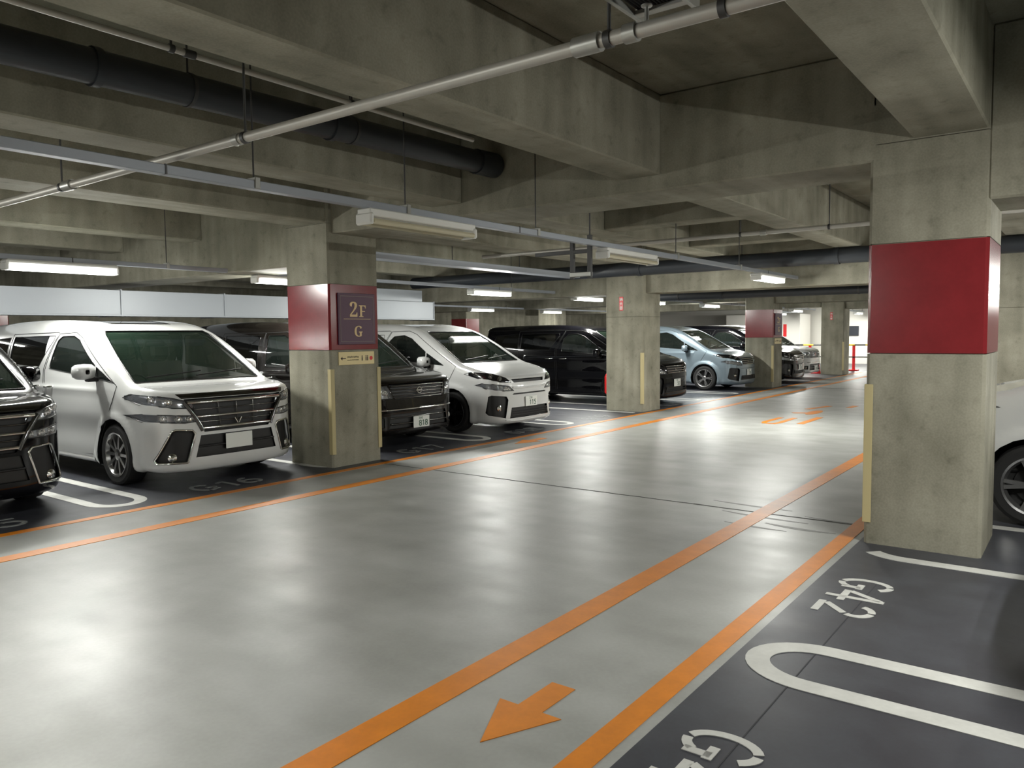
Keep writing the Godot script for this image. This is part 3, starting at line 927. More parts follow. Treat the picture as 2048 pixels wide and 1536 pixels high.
class Body:
	var side: Outline
	var plan: Outline
	var front: Outline
	var k := 0.14
	var wheels := []
	var L := 4.9
	var W := 0.92

	func field(p: Vector3) -> Array:
		var a := side.at(p.x, p.y)
		var b := plan.at(p.x, p.z)
		var c := front.at(p.z, p.y)
		var ga := Vector3(a.x, a.y, 0)
		var gb := Vector3(b.x, 0, b.y)
		var gc := Vector3(0, c.y, c.x)
		var h := clampf(0.5 + 0.5 * (a.z - c.z) / k, 0.0, 1.0)
		var m := lerpf(c.z, a.z, h) + k * h * (1.0 - h) * 0.5
		var g := gc.lerp(ga, h)
		var h2 := clampf(0.5 + 0.5 * (m - b.z) / k, 0.0, 1.0)
		var f := lerpf(b.z, m, h2) + k * h2 * (1.0 - h2) * 0.5
		return [f, gb.lerp(g, h2).normalized()]

	func bump(x: float) -> float:
		x = absf(x)
		return 0.0 if x >= 1.0 else (1.0 - x * x) * (1.0 - x * x)

	func relief(p: Vector3) -> float:
		var s := clampf((absf(p.z) - 0.55) / 0.2, 0.0, 1.0)
		var r := 0.0
		for wx in wheels:
			var d := Vector2(p.x - wx, p.y - 0.335).length()
			r += 0.022 * bump((d - 0.40) / 0.10) * s
		if p.x < wheels[0] - 0.3 and p.x > wheels[1] + 0.3:
			r += 0.010 * bump((p.y - 1.02) / 0.06) * s
			r -= 0.018 * bump((p.y - 0.55) / 0.22) * s
			r += 0.012 * bump((p.y - 0.25) / 0.08) * s
		return r

	# triangles as points and normals, three by three
	func triangles(c: float) -> Array:
		var nx := int(ceil((L + 0.16) / c))
		var ny := int(ceil(1.95 / c))
		var nz := int(ceil((W + 0.12) / c)) + 1
		var xo := -L / 2 - 0.08
		var yo := 0.10
		var txy := PackedFloat32Array()
		var txz := PackedFloat32Array()
		var tyz := PackedFloat32Array()
		txy.resize((nx + 1) * (ny + 1))
		txz.resize((nx + 1) * (nz + 1))
		tyz.resize((ny + 1) * (nz + 1))
		for i in nx + 1:
			for j in ny + 1:
				txy[i * (ny + 1) + j] = side.at(xo + i * c, yo + j * c).z
			for q in nz + 1:
				txz[i * (nz + 1) + q] = plan.at(xo + i * c, (q - 0.5) * c).z
		for j in ny + 1:
			for q in nz + 1:
				tyz[j * (nz + 1) + q] = front.at((q - 0.5) * c, yo + j * c).z
		var f := PackedFloat32Array()
		f.resize((nx + 1) * (ny + 1) * (nz + 1))
		var sy := nz + 1
		var sx := (ny + 1) * sy
		for i in nx + 1:
			for j in ny + 1:
				var a: float = txy[i * (ny + 1) + j]
				for q in nz + 1:
					var cc: float = tyz[j * sy + q]
					var h := clampf(0.5 + 0.5 * (a - cc) / k, 0.0, 1.0)
					var m := lerpf(cc, a, h) + k * h * (1.0 - h) * 0.5
					var b: float = txz[i * sy + q]
					var h2 := clampf(0.5 + 0.5 * (m - b) / k, 0.0, 1.0)
					f[i * sx + j * sy + q] = lerpf(b, m, h2) + k * h2 * (1.0 - h2) * 0.5
		var id := {}
		var pts := PackedVector3Array()
		var nrm := PackedVector3Array()
		for i in nx:
			for j in ny:
				for q in nz:
					var at := i * sx + j * sy + q
					var s0 := f[at] < 0.0
					if (f[at + 1] < 0.0) == s0 and (f[at + sy] < 0.0) == s0 and (f[at + sy + 1] < 0.0) == s0 and (f[at + sx] < 0.0) == s0 and (f[at + sx + 1] < 0.0) == s0 and (f[at + sx + sy] < 0.0) == s0 and (f[at + sx + sy + 1] < 0.0) == s0:
						continue
					var p := Vector3(xo + (i + 0.5) * c, yo + (j + 0.5) * c, q * c)
					var g := Vector3.UP
					for it in 3:
						var r := field(p)
						g = r[1]
						p -= g * clampf(r[0], -c, c)
					# keep the vertex near its own cell
					var mid := Vector3(xo + (i + 0.5) * c, yo + (j + 0.5) * c, q * c)
					p = mid + (p - mid).clamp(Vector3.ONE * -0.62 * c, Vector3.ONE * 0.62 * c)
					if q == 0:
						p.z = 0.0
						g.z = 0.0
						g = g.normalized()
					var rl := relief(p)
					var e := 0.02
					var gr := Vector3(relief(p + Vector3(e, 0, 0)) - relief(p - Vector3(e, 0, 0)), relief(p + Vector3(0, e, 0)) - relief(p - Vector3(0, e, 0)), 0.0) / (2.0 * e)
					gr -= g * gr.dot(g)
					id[at] = pts.size()
					pts.append(p + g * rl)
					nrm.append((g - gr).normalized())
		var out := PackedVector3Array()
		var on := PackedVector3Array()
		for i in range(1, nx):
			for j in range(1, ny):
				for q in range(0, nz):
					var at := i * sx + j * sy + q
					var s := f[at] < 0.0
					var quads := []
					if (f[at + sx] < 0.0) != s and q > 0:
						quads.append([at, at - sy, at - sy - 1, at - 1])
					if (f[at + sy] < 0.0) != s and q > 0:
						quads.append([at, at - sx, at - sx - 1, at - 1])
					if (f[at + 1] < 0.0) != s:
						quads.append([at, at - sx, at - sx - sy, at - sy])
					for w in quads:
						if not (id.has(w[0]) and id.has(w[1]) and id.has(w[2]) and id.has(w[3])):
							continue
						var v := [id[w[0]], id[w[1]], id[w[2]], id[w[3]]]
						for t in [[0, 1, 2], [0, 2, 3]]:
							for x in t:
								out.append(pts[v[x]])
								on.append(nrm[v[x]])
							for x in t:      # the other half
								out.append(pts[v[x]] * Vector3(1, 1, -1))
								on.append(nrm[v[x]] * Vector3(1, 1, -1))
		return [out, on]


# split triangles by a convex outline seen along one axis: view 0 side (x, y), 1 front (z, y), 2 top (x, z)
# lo..hi limits the third axis (z for the side, x for the front, y for the top)
func cut(src: Array, poly: PackedVector2Array, view: int, lo: float, hi: float) -> Array:
	var P: PackedVector3Array = src[0]
	var N: PackedVector3Array = src[1]
	var ip := PackedVector3Array()
	var inn := PackedVector3Array()
	var op := PackedVector3Array()
	var onn := PackedVector3Array()
	var mn := poly[0]
	var mx := poly[0]
	var area := 0.0
	for i in poly.size():
		mn = mn.min(poly[i])
		mx = mx.max(poly[i])
		area += poly[i].cross(poly[(i + 1) % poly.size()])
	if area < 0.0:
		poly = poly.duplicate()
		poly.reverse()
	var ax: int = [0, 2, 0][view]
	var ay: int = [1, 1, 2][view]
	var az: int = [2, 0, 1][view]
	for t in range(0, P.size(), 3):
		var a := P[t]
		var b := P[t + 1]
		var c := P[t + 2]
		var zc := (a[az] + b[az] + c[az]) / 3.0
		if zc < lo or zc > hi or maxf(a[ax], maxf(b[ax], c[ax])) <= mn.x or minf(a[ax], minf(b[ax], c[ax])) >= mx.x or maxf(a[ay], maxf(b[ay], c[ay])) <= mn.y or minf(a[ay], minf(b[ay], c[ay])) >= mx.y:
			op.append(a); op.append(b); op.append(c)
			onn.append(N[t]); onn.append(N[t + 1]); onn.append(N[t + 2])
			continue
		var vp := [a, b, c]
		var vn := [N[t], N[t + 1], N[t + 2]]
		for e in poly.size():
			var q0 := poly[e]
			var q1 := poly[(e + 1) % poly.size()]
			var ed := q1 - q0
			var kp := []
			var kn := []
			var xp := []
			var xn := []
			for i in vp.size():
				var j := (i + 1) % vp.size()
				var u: Vector3 = vp[i]
				var v: Vector3 = vp[j]
				var du := ed.cross(Vector2(u[ax], u[ay]) - q0)
				var dv := ed.cross(Vector2(v[ax], v[ay]) - q0)
				if du >= 0.0:
					kp.append(u); kn.append(vn[i])
				else:
					xp.append(u); xn.append(vn[i])
				if (du >= 0.0) != (dv >= 0.0):
					var s := du / (du - dv)
					var mp := u.lerp(v, s)
					var mnn: Vector3 = vn[i].lerp(vn[j], s)
					kp.append(mp); kn.append(mnn)
					xp.append(mp); xn.append(mnn)
			for i in range(1, xp.size() - 1):
				op.append(xp[0]); op.append(xp[i]); op.append(xp[i + 1])
				onn.append(xn[0]); onn.append(xn[i]); onn.append(xn[i + 1])
			vp = kp
			vn = kn
			if vp.size() < 3:
				break
		for i in range(1, vp.size() - 1):
			ip.append(vp[0]); ip.append(vp[i]); ip.append(vp[i + 1])
			inn.append(vn[0]); inn.append(vn[i]); inn.append(vn[i + 1])
	return [[ip, inn], [op, onn]]


func moved(src: Array, by: float) -> MB:
	var P: PackedVector3Array = src[0].duplicate()
	var N: PackedVector3Array = src[1]
	for i in P.size():
		P[i] += N[i] * by
	return MB.new().add(P, N)


# where the body is met by a line straight back from the front (view 1) or in from the side (view 0)
func touch(body: Body, at: Vector3, dir: Vector3) -> Vector3:
	var p := at
	for i in 60:
		var f: float = body.field(p)[0]
		if f < 0.002:
			break
		p += dir * maxf(f * 0.7, 0.002)
	return p


func ring_on(body: Body, poly: Array, view: int, r: float, lift: float, flip := 1.0, closed := true) -> MB:
	# a round bead laid on the body along an outline
	var path := []
	for i in poly.size() + (1 if closed else 0):
		var a: Vector2 = poly[i % poly.size()]
		var b: Vector2 = poly[(i + 1) % poly.size()]
		var n := 1 if i >= poly.size() - (0 if closed else 1) else maxi(1, int(a.distance_to(b) / 0.08))
		for k in n:
			var q := a.lerp(b, float(k) / n)
			if view == 1:
				var p := touch(body, Vector3(body.L / 2 + 0.1, q.y, q.x * flip), Vector3(-1, 0, 0))
				path.append(p + Vector3(lift, 0, 0))
			else:
				var p := touch(body, Vector3(q.x, q.y, 1.2 * flip), Vector3(0, 0, -flip))
				path.append(p + Vector3(0, 0, lift * flip))
	return MB.new().tube(path, r, 6)


func xs(s: Dictionary, pts: Array) -> PackedVector2Array:
	# from distance behind the nose to the car's own x
	var o := PackedVector2Array()
	for p in pts:
		o.append(Vector2(s.L / 2.0 - p.x, p.y))
	return o


func mir(pts: Array, f: float) -> PackedVector2Array:
	var o := PackedVector2Array()
	for p in pts:
		o.append(Vector2(p.x * f, p.y))
	return o


func disc(c: Vector2, r: float, n := 22) -> PackedVector2Array:
	var o := PackedVector2Array()
	for i in n:
		o.append(c + Vector2(cos(TAU * i / n), sin(TAU * i / n)) * r)
	return o


func wheel(parent: Node3D, at: Vector3, out: float, rim: String, spokes: int) -> void:
	var t := Node3D.new()
	t.name = "wheel"
	t.position = at
	parent.add_child(t, true)
	var A := Vector3(0, 0, out)
	part("tyre", MB.new().lathe([Vector2(0.235, -0.105), Vector2(0.30, -0.110), Vector2(0.328, -0.095), Vector2(0.335, -0.06), Vector2(0.335, 0.06), Vector2(0.328, 0.095), Vector2(0.30, 0.110), Vector2(0.24, 0.106)], Vector3.ZERO, A, 36), M["tyre"], t)
	part("rim", MB.new().lathe([Vector2(0.215, -0.10), Vector2(0.215, 0.06), Vector2(0.236, 0.098), Vector2(0.246, 0.104), Vector2(0.243, 0.112), Vector2(0.226, 0.106), Vector2(0.205, 0.07)], Vector3.ZERO, A, 36), M[rim], t)
	part("brake_disc", MB.new().lathe([Vector2(0.0, 0.0), Vector2(0.16, 0.0), Vector2(0.16, -0.02)], Vector3.ZERO, A, 24).lathe([Vector2(0.0, -0.03), Vector2(0.215, -0.03)], Vector3.ZERO, A, 24), M["mesh_black"], t)
	var b := MB.new()
	for i in spokes:
		for q in ([-0.075, 0.075] if spokes < 8 else [0.0]):
			var a0 := TAU * i / spokes
			var a1: float = a0 + q * 1.6
			var i0: float = a0 + q * 0.9
			var w := 0.017
			var d0 := Vector3(cos(i0), sin(i0), 0)
			var d1 := Vector3(cos(a1), sin(a1), 0)
			var s0 := Vector3(-sin(i0), cos(i0), 0) * w
			var s1 := Vector3(-sin(a1), cos(a1), 0) * w * 0.9
			var p := [d0 * 0.045 + A * 0.085, d1 * 0.226 + A * 0.10]
			var back := A * -0.035
			b.quad(p[0] - s0, p[0] + s0, p[1] + s1, p[1] - s1, A)
			b.quad(p[0] - s0, p[1] - s1, p[1] - s1 + back, p[0] - s0 + back, -s0)
			b.quad(p[0] + s0, p[1] + s1, p[1] + s1 + back, p[0] + s0 + back, s0)
	part("spokes", b, M[rim], t)
	part("hub_cap", MB.new().lathe([Vector2(0.062, 0.06), Vector2(0.060, 0.088), Vector2(0.035, 0.096), Vector2(0.0, 0.097)], Vector3.ZERO, A, 18), M[rim], t)


func number_plate(parent: Node3D, at: Vector3, text: String, small: String) -> void:
	var t := Node3D.new()
	t.name = "number_plate"
	t.position = at
	parent.add_child(t, true)
	part("plate_sheet", MB.new().box(Vector3(-0.004, -0.0825, -0.165), Vector3(0.004, 0.0825, 0.165), 0.003), M["plate"], t)
	var R := Vector3(0, 0, -1)      # right-hand for someone facing the car
	var U := Vector3(0, 1, 0)
	var x := 0.10 - 0.052 * text.length()
	for ch in text:
		var b := MB.new()
		for s in glyph(ch):
			b.stroke(s, 0.16, Vector3(0.0042, -0.062, 0) + R * x, R * 0.085, U * 0.085, Vector3(0.0012, 0, 0))
		if b.v.size():
			part("plate_digit", b, M["plate_green"], t)
		x += 0.062
	if small != "":
		var b := MB.new()
		x = -0.06
		for ch in small:
			for s in glyph(ch):
				b.stroke(s, 0.16, Vector3(0.0042, 0.036, 0) + R * x, R * 0.034, U * 0.034, Vector3(0.0012, 0, 0))
			x += 0.03
		part("plate_letters", b, M["plate_green"], t)


func seat(parent: Node3D, at: Vector3, m: String) -> void:
	var t := Node3D.new()
	t.name = "seat"
	t.position = at
	parent.add_child(t, true)
	part("cushion", MB.new().box(Vector3(-0.25, 0, -0.25), Vector3(0.25, 0.16, 0.25), 0.05), M[m], t)
	var back := PackedVector2Array([Vector2(-0.16, 0.10), Vector2(-0.28, 0.12), Vector2(-0.42, 0.66), Vector2(-0.30, 0.68)])
	part("backrest", MB.new().prism(back, Vector3(0, 0, -0.24), Vector3.RIGHT, Vector3.UP, Vector3(0, 0, 0.48)), M[m], t)
	part("headrest", MB.new().box(Vector3(-0.43, 0.71, -0.13), Vector3(-0.34, 0.90, 0.13), 0.04), M[m], t)


func minivan(called: String, s: Dictionary, label: String) -> Node3D:
	var L: float = s.L
	var car := thing(called, label, "car", Vector3.ZERO, "parked cars")
	var body := Body.new()
	body.L = L
	body.W = s.W
	body.k = s.get("round", 0.14)
	var sp := []
	for q in s.side:
		sp.append(Vector2(L / 2 - q.x, q.y))
	body.side = Outline.new(sp, 1)
	var pp := []
	for q in s.plan:
		pp.append(Vector2(L / 2 - q.x, q.y))
	for i in range(s.plan.size() - 1, -1, -1):
		if s.plan[i].y > 0.001:
			pp.append(Vector2(L / 2 - s.plan[i].x, -s.plan[i].y))
	body.plan = Outline.new(pp, 1)
	var fp := []
	for q in s.front:
		fp.append(q)
	for i in range(s.front.size() - 1, -1, -1):
		if s.front[i].x > 0.001:
			fp.append(Vector2(-s.front[i].x, s.front[i].y))
	body.front = Outline.new(fp, 1)
	var ax0: float = L / 2 - s.axle
	var ax1: float = ax0 - s.base
	body.wheels = [ax0, ax1]
	lower(s)
	var rest: Array = body.triangles(s.get("cell", 0.042))
	var pm: Material = M[s.paint]
	var r: Array
	var dark: Material = M["trim_black"]
	# wheel arches
	for f in [-1.0, 1.0]:
		for wx in body.wheels:
			r = cut(rest, disc(Vector2(wx, 0.345), 0.385), 0, 0.45 if f > 0 else -2.0, 2.0 if f > 0 else -0.45)
			rest = r[1]
			var b := MB.new()
			for i in 20:
				var a0 := PI * 1.25 * i / 20 - PI * 0.125
				var a1 := PI * 1.25 * (i + 1) / 20 - PI * 0.125
				var d0 := Vector3(cos(a0), sin(a0), 0) * 0.384
				var d1 := Vector3(cos(a1), sin(a1), 0) * 0.384
				var c0 := Vector3(wx, 0.345, 0.50 * f)
				var c1 := Vector3(wx, 0.345, (s.W - 0.012) * f)
				b.squad(c0 + d0, c0 + d1, c1 + d1, c1 + d0, -d0, -d1, -d1, -d0)
				b.flat(c0, c0 + d0, c0 + d1, Vector3(0, 0, f))
			part("wheel_well", b, M["mesh_black"], car)
	# panes of the sides and the doors round them
	for f in [-1.0, 1.0]:
		var zl: float = 0.45 if f > 0 else -2.0
		var zh: float = 2.0 if f > 0 else -0.45
		var doors := []
		for d in s.doors:
			r = cut(rest, xs(s, d.poly), 0, zl, zh)
			rest = r[1]
			doors.append([d, r[0]])
			# the shut line: a dark thread in the gap
		for d in doors:
			var inner: Array = d[1]
			var panes := []
			for w in d[0].panes:
				r = cut(inner, xs(s, w.poly), 0, zl, zh)
				inner = r[1]
				panes.append([w, r[0]])
			# leave a real gap round the door: shrink the skin a little inwards
			var skin := moved(inner, 0.0)
			var leaf := part(d[0].name, skin, pm, car)
			part("shut_line", ring_on(body, Array(xs(s, d[0].poly)), 0, 0.0045, 0.0, f), M["seam"], leaf)
			for w in panes:
				part("window", moved(w[1], -0.006), M[w[0].glass], leaf)
				part("window_seal", ring_on(body, Array(xs(s, w[0].poly)), 0, 0.006, -0.003, f), M[s.get("seal", "trim_black")], leaf)
			if d[0].has("handle"):
				var hp: Vector2 = d[0].handle
				var c := touch(body, Vector3(L / 2 - hp.x, hp.y, 1.2 * f), Vector3(0, 0, -f))
				var u := Vector3(0.09, 0.004, 0)
				var o := Vector3(0, 0, 0.034 * f)
				part("door_handle", MB.new().tube([c - u, c - u * 0.85 + o, c + u * 0.85 + o, c + u], [0.010, 0.013, 0.013, 0.010], 8), M["chrome"], leaf)
		for w in s.panes:
			r = cut(rest, xs(s, w.poly), 0, zl, zh)
			rest = r[1]
			part("quarter_window", moved(r[0], -0.006), M[w.glass], car)
			part("window_seal", ring_on(body, Array(xs(s, w.poly)), 0, 0.006, -0.003, f), M["trim_black"], car)
		for w in s.get("trims", []):
			r = cut(rest, xs(s, w), 0, zl, zh)
			rest = r[1]
			part("pillar_trim", moved(r[0], -0.001), dark, car)
	# windscreen, rear window, bonnet
	r = cut(rest, PackedVector2Array(s.screen), 1, L / 2 - 1.86, L / 2 - 0.5)
	rest = r[1]
	part("windscreen", moved(r[0], -0.005), M["windscreen"], car)
	part("windscreen_seal", ring_on(body, s.screen, 1, 0.009, -0.002), M["trim_black"], car)
	r = cut(rest, PackedVector2Array([Vector2(-0.66, 1.18), Vector2(0.66, 1.18), Vector2(0.58, 1.66), Vector2(-0.58, 1.66)]), 1, -L, -L / 2 + 0.5)
	rest = r[1]
	part("rear_window", moved(r[0], -0.005), M["privacy_glass"], car)
	if s.has("sunroof"):
		r = cut(rest, xs(s, s.sunroof), 2, 1.6, 2.2)
		rest = r[1]
		part("sunroof", moved(r[0], -0.004), M["privacy_glass"], car)
	# nose: every piece is an outline in front view
	for q in s.nose:
		for f in ([-1.0, 1.0] if q.get("pair", false) else [1.0]):
			r = cut(rest, mir(q.poly, f), 1, L / 2 - q.get("deep", 0.75), L)
			rest = r[1]
			match q.kind:
				"lamp":
					var bowl := part("headlamp", moved(r[0], -0.045), M["lamp_bowl" if not q.has("smoked") else "smoked_chrome"], car)
					part("lens", moved(r[0], 0.001), M["lamp_glass" if not q.has("smoked") else "smoked_lamp_glass"], bowl)
					part("bezel", ring_on(body, q.poly, 1, 0.006, -0.002, f), M["trim_black"], bowl)
					for c in q.get("bulbs", []):
						var at := touch(body, Vector3(L / 2 + 0.1, c.y, c.x * f), Vector3(-1, 0, 0))
						var out := Vector3(1, 0, 0.5 * f).normalized()
						part("projector", MB.new().lathe([Vector2(0.040, -0.03), Vector2(0.040, 0.0), Vector2(0.030, 0.006), Vector2(0.027, -0.002), Vector2(0.016, 0.010), Vector2(0.0, 0.014)], at - out * 0.030, out, 18), M["chrome"], bowl)
				"dark":
					part(q.get("name", "air_intake"), moved(r[0], -q.get("in", 0.03)), M[q.get("mat", "mesh_black")], car)
					if q.has("frame"):
						part("intake_frame", ring_on(body, q.poly, 1, q.get("bead", 0.011), 0.0, f), M[q.frame], car)
					for c in q.get("bulbs", []):
						var at := touch(body, Vector3(L / 2 + 0.1, c.y, c.x * f), Vector3(-1, 0, 0))
						var out := Vector3(1, 0, 0.35 * f).normalized()
						part("fog_lamp", MB.new().lathe([Vector2(0.045, -0.05), Vector2(0.045, 0.0), Vector2(0.036, 0.004), Vector2(0.020, 0.012), Vector2(0.0, 0.015)], at - out * 0.012, out, 18), M["chrome"], car)
	# bars and chrome laid across the nose
	for q in s.get("bars", []):
		var path := []
		for i in q.pts.size() - 1:
			var a: Vector2 = q.pts[i]
			var b: Vector2 = q.pts[i + 1]
			var n := maxi(1, int(a.distance_to(b) / 0.07))
			for k in n + (1 if i == q.pts.size() - 2 else 0):
				var w := a.lerp(b, float(k) / n)
				path.append(touch(body, Vector3(L / 2 + 0.1, w.y, w.x), Vector3(-1, 0, 0)) + Vector3(q.get("lift", 0.0), 0, 0))
		part(q.get("name", "grille_bar"), MB.new().tube(path, q.r, 8), M[q.mat], car)
	if s.has("badge"):
		var bp := touch(body, Vector3(L / 2 + 0.1, s.badge.y, s.badge.x), Vector3(-1, 0, 0))
		var b := MB.new()
		if s.get("badge_kind", "") == "v":
			for f in [-1.0, 1.0]:
				b.tube([bp + Vector3(0.004, 0.030, 0.042 * f), bp + Vector3(0.006, -0.030, 0.006 * f)], 0.007, 8)
		else:
			b.lathe([Vector2(0.036, -0.004), Vector2(0.048, -0.004), Vector2(0.048, 0.008), Vector2(0.036, 0.008), Vector2(0.036, -0.004)], bp, Vector3(1, 0, 0), 24)
			b.box(bp + Vector3(-0.003, -0.010, -0.062), bp + Vector3(0.009, 0.010, 0.062), 0.003)
		part("badge", b, M["chrome"], car)
	var pl := touch(body, Vector3(L / 2 + 0.1, s.plate_y, 0), Vector3(-1, 0, 0))
	number_plate(car, pl + Vector3(0.012, 0, 0), s.get("plate", ""), s.get("plate_small", ""))
	# bonnet cut last, so that lamps keep their full outlines
	r = cut(rest, xs(s, s.bonnet), 2, 0.9, 1.4)
	part("bonnet", moved(r[0], 0.0), pm, car)
	rest = r[1]
	part("body", moved(rest, 0.0), pm, car)
	# dark lining behind the skin of the cabin
	r = cut(rest, PackedVector2Array([Vector2(-L, 1.0), Vector2(L / 2 - 0.9, 1.0), Vector2(L / 2 - 0.9, 2.2), Vector2(-L, 2.2)]), 0, -2, 2)
	part("headlining", moved(r[0], -0.03), M["cabin"], car)
	# cabin
	var fl := MB.new().box(Vector3(-L / 2 + 0.25, 0.42, -s.W + 0.12), Vector3(L / 2 - 0.75, 0.50, s.W - 0.12), 0.02)
	part("cabin_floor", fl, M["cabin"], car)
	var dash := PackedVector2Array([Vector2(L / 2 - 0.85, 0.5), Vector2(L / 2 - 0.80, 1.02), Vector2(L / 2 - 1.25, 1.10), Vector2(L / 2 - 1.45, 1.0), Vector2(L / 2 - 1.35, 0.55)])
	part("dashboard", MB.new().prism(dash, Vector3(0, 0, -s.W + 0.16), Vector3.RIGHT, Vector3.UP, Vector3(0, 0, 2 * s.W - 0.32)), M["cabin"], car)
	var ring := []
	for i in 17:
		var a := TAU * i / 16
		ring.append(Vector3(L / 2 - 1.55 + sin(a) * 0.07, 1.0 + sin(a) * 0.17, 0.38 + cos(a) * 0.18))
	part("steering_wheel", MB.new().tube(ring, 0.014, 6, false), M["trim_black"], car)
	for zz in [-0.40, 0.40]:
		seat(car, Vector3(L / 2 - 1.95, 0.62, zz), s.get("cloth", "seat_cloth"))
		seat(car, Vector3(L / 2 - 3.0, 0.62, zz), s.get("cloth", "seat_cloth"))
	part("inner_mirror", MB.new().box(Vector3(L / 2 - 1.72, 1.50, -0.12), Vector3(L / 2 - 1.69, 1.56, 0.12), 0.01), M["trim_black"], car)
	# outside mirrors
	for f in [-1.0, 1.0]:
		var c := Vector3(L / 2 - s.mirror.x, s.mirror.y, (s.W + 0.06) * f)
		var m := Node3D.new()
		m.name = "door_mirror"
		m.position = c
		car.add_child(m, true)
		var shell := MB.new()
		var rings := [[0.075, 0.03, 0.02], [0.05, 0.085, 0.085], [0.0, 0.105, 0.105], [-0.05, 0.100, 0.105]]
		var prev := []
		for q in rings:
			var ring2 := []
			for i in 12:
				var a := TAU * i / 12
				ring2.append(Vector3(q[0], signf(sin(a)) * pow(absf(sin(a)), 0.6) * q[1] * 0.85, f * 0.04 + signf(cos(a)) * pow(absf(cos(a)), 0.6) * q[2] * 1.15))
			if prev.size():
				for i in 12:
					var j := (i + 1) % 12
					var mid := Vector3(0, 0, f * 0.04)
					shell.squad(prev[i], prev[j], ring2[j], ring2[i], (prev[i] - mid).normalized(), (prev[j] - mid).normalized(), (ring2[j] - mid).normalized(), (ring2[i] - mid).normalized())
			prev = ring2
		part("mirror_shell", shell, pm, m)
		var gl := MB.new()
		for i in range(1, 11):
			gl.flat(prev[0], prev[i], prev[i + 1], Vector3(-1, 0, 0))
		part("mirror_glass", gl, M["chrome"], m)
		part("mirror_arm", MB.new().box(Vector3(-0.04, -0.11, -f * 0.13 - 0.06), Vector3(0.04, -0.06, -f * 0.0 + 0.03), 0.012), dark, m)
	# wipers
	for q in [[0.62, -0.08], [0.02, -0.62]]:
		var p0 := touch(body, Vector3(L / 2 - 0.55, s.screen[0].y + 0.035, q[0]), Vector3(-1, 0, 0))
		var p1 := touch(body, Vector3(L / 2 - 0.55, s.screen[0].y + 0.085, q[1]), Vector3(-1, 0, 0))
		part("wiper", MB.new().tube([p0 + Vector3(0.02, 0.01, 0), p1 + Vector3(0.02, 0.01, 0)], 0.008, 6), dark, car)
	# wheels
	for wx in body.wheels:
		for f in [-1.0, 1.0]:
			wheel(car, Vector3(wx, 0.335, (s.W - 0.125) * f), f, s.rim, s.spokes)
	part("underbody", MB.new().box(Vector3(-L / 2 + 0.3, 0.20, -s.W + 0.32), Vector3(L / 2 - 0.35, 0.40, s.W - 0.32), 0.02), M["mesh_black"], car)
	return car


# the drawing of the nose was taken a little high for some of the cars
func lower(s: Dictionary) -> void:
	var by: float = s.get("drop", 0.0)
	if by == 0.0:
		return
	for q in s.nose + s.bars:
		for key in ["poly", "bulbs", "pts"]:
			for i in q.get(key, []).size():
				var p: Vector2 = q[key][i]
				q[key][i] = Vector2(p.x, p.y - by * clampf((p.y - 0.35) / 0.5, 0.0, 1.0))
	if s.has("badge"):
		s.badge.y -= by


func respray(car: Node3D, from: String, to: String) -> void:
	for o in car.find_children("*", "MeshInstance3D", true, false):
		if o.material_override == M[from]:
			o.material_override = M[to]


func V(x: float, y: float) -> Vector2:
	return Vector2(x, y)


func park(car: Node3D, nose: float, z: float, L: float, facing := 1.0) -> void:
	car.position = Vector3(nose - facing * L / 2, 0, z)
	car.rotation.y = 0.0 if facing > 0 else PI


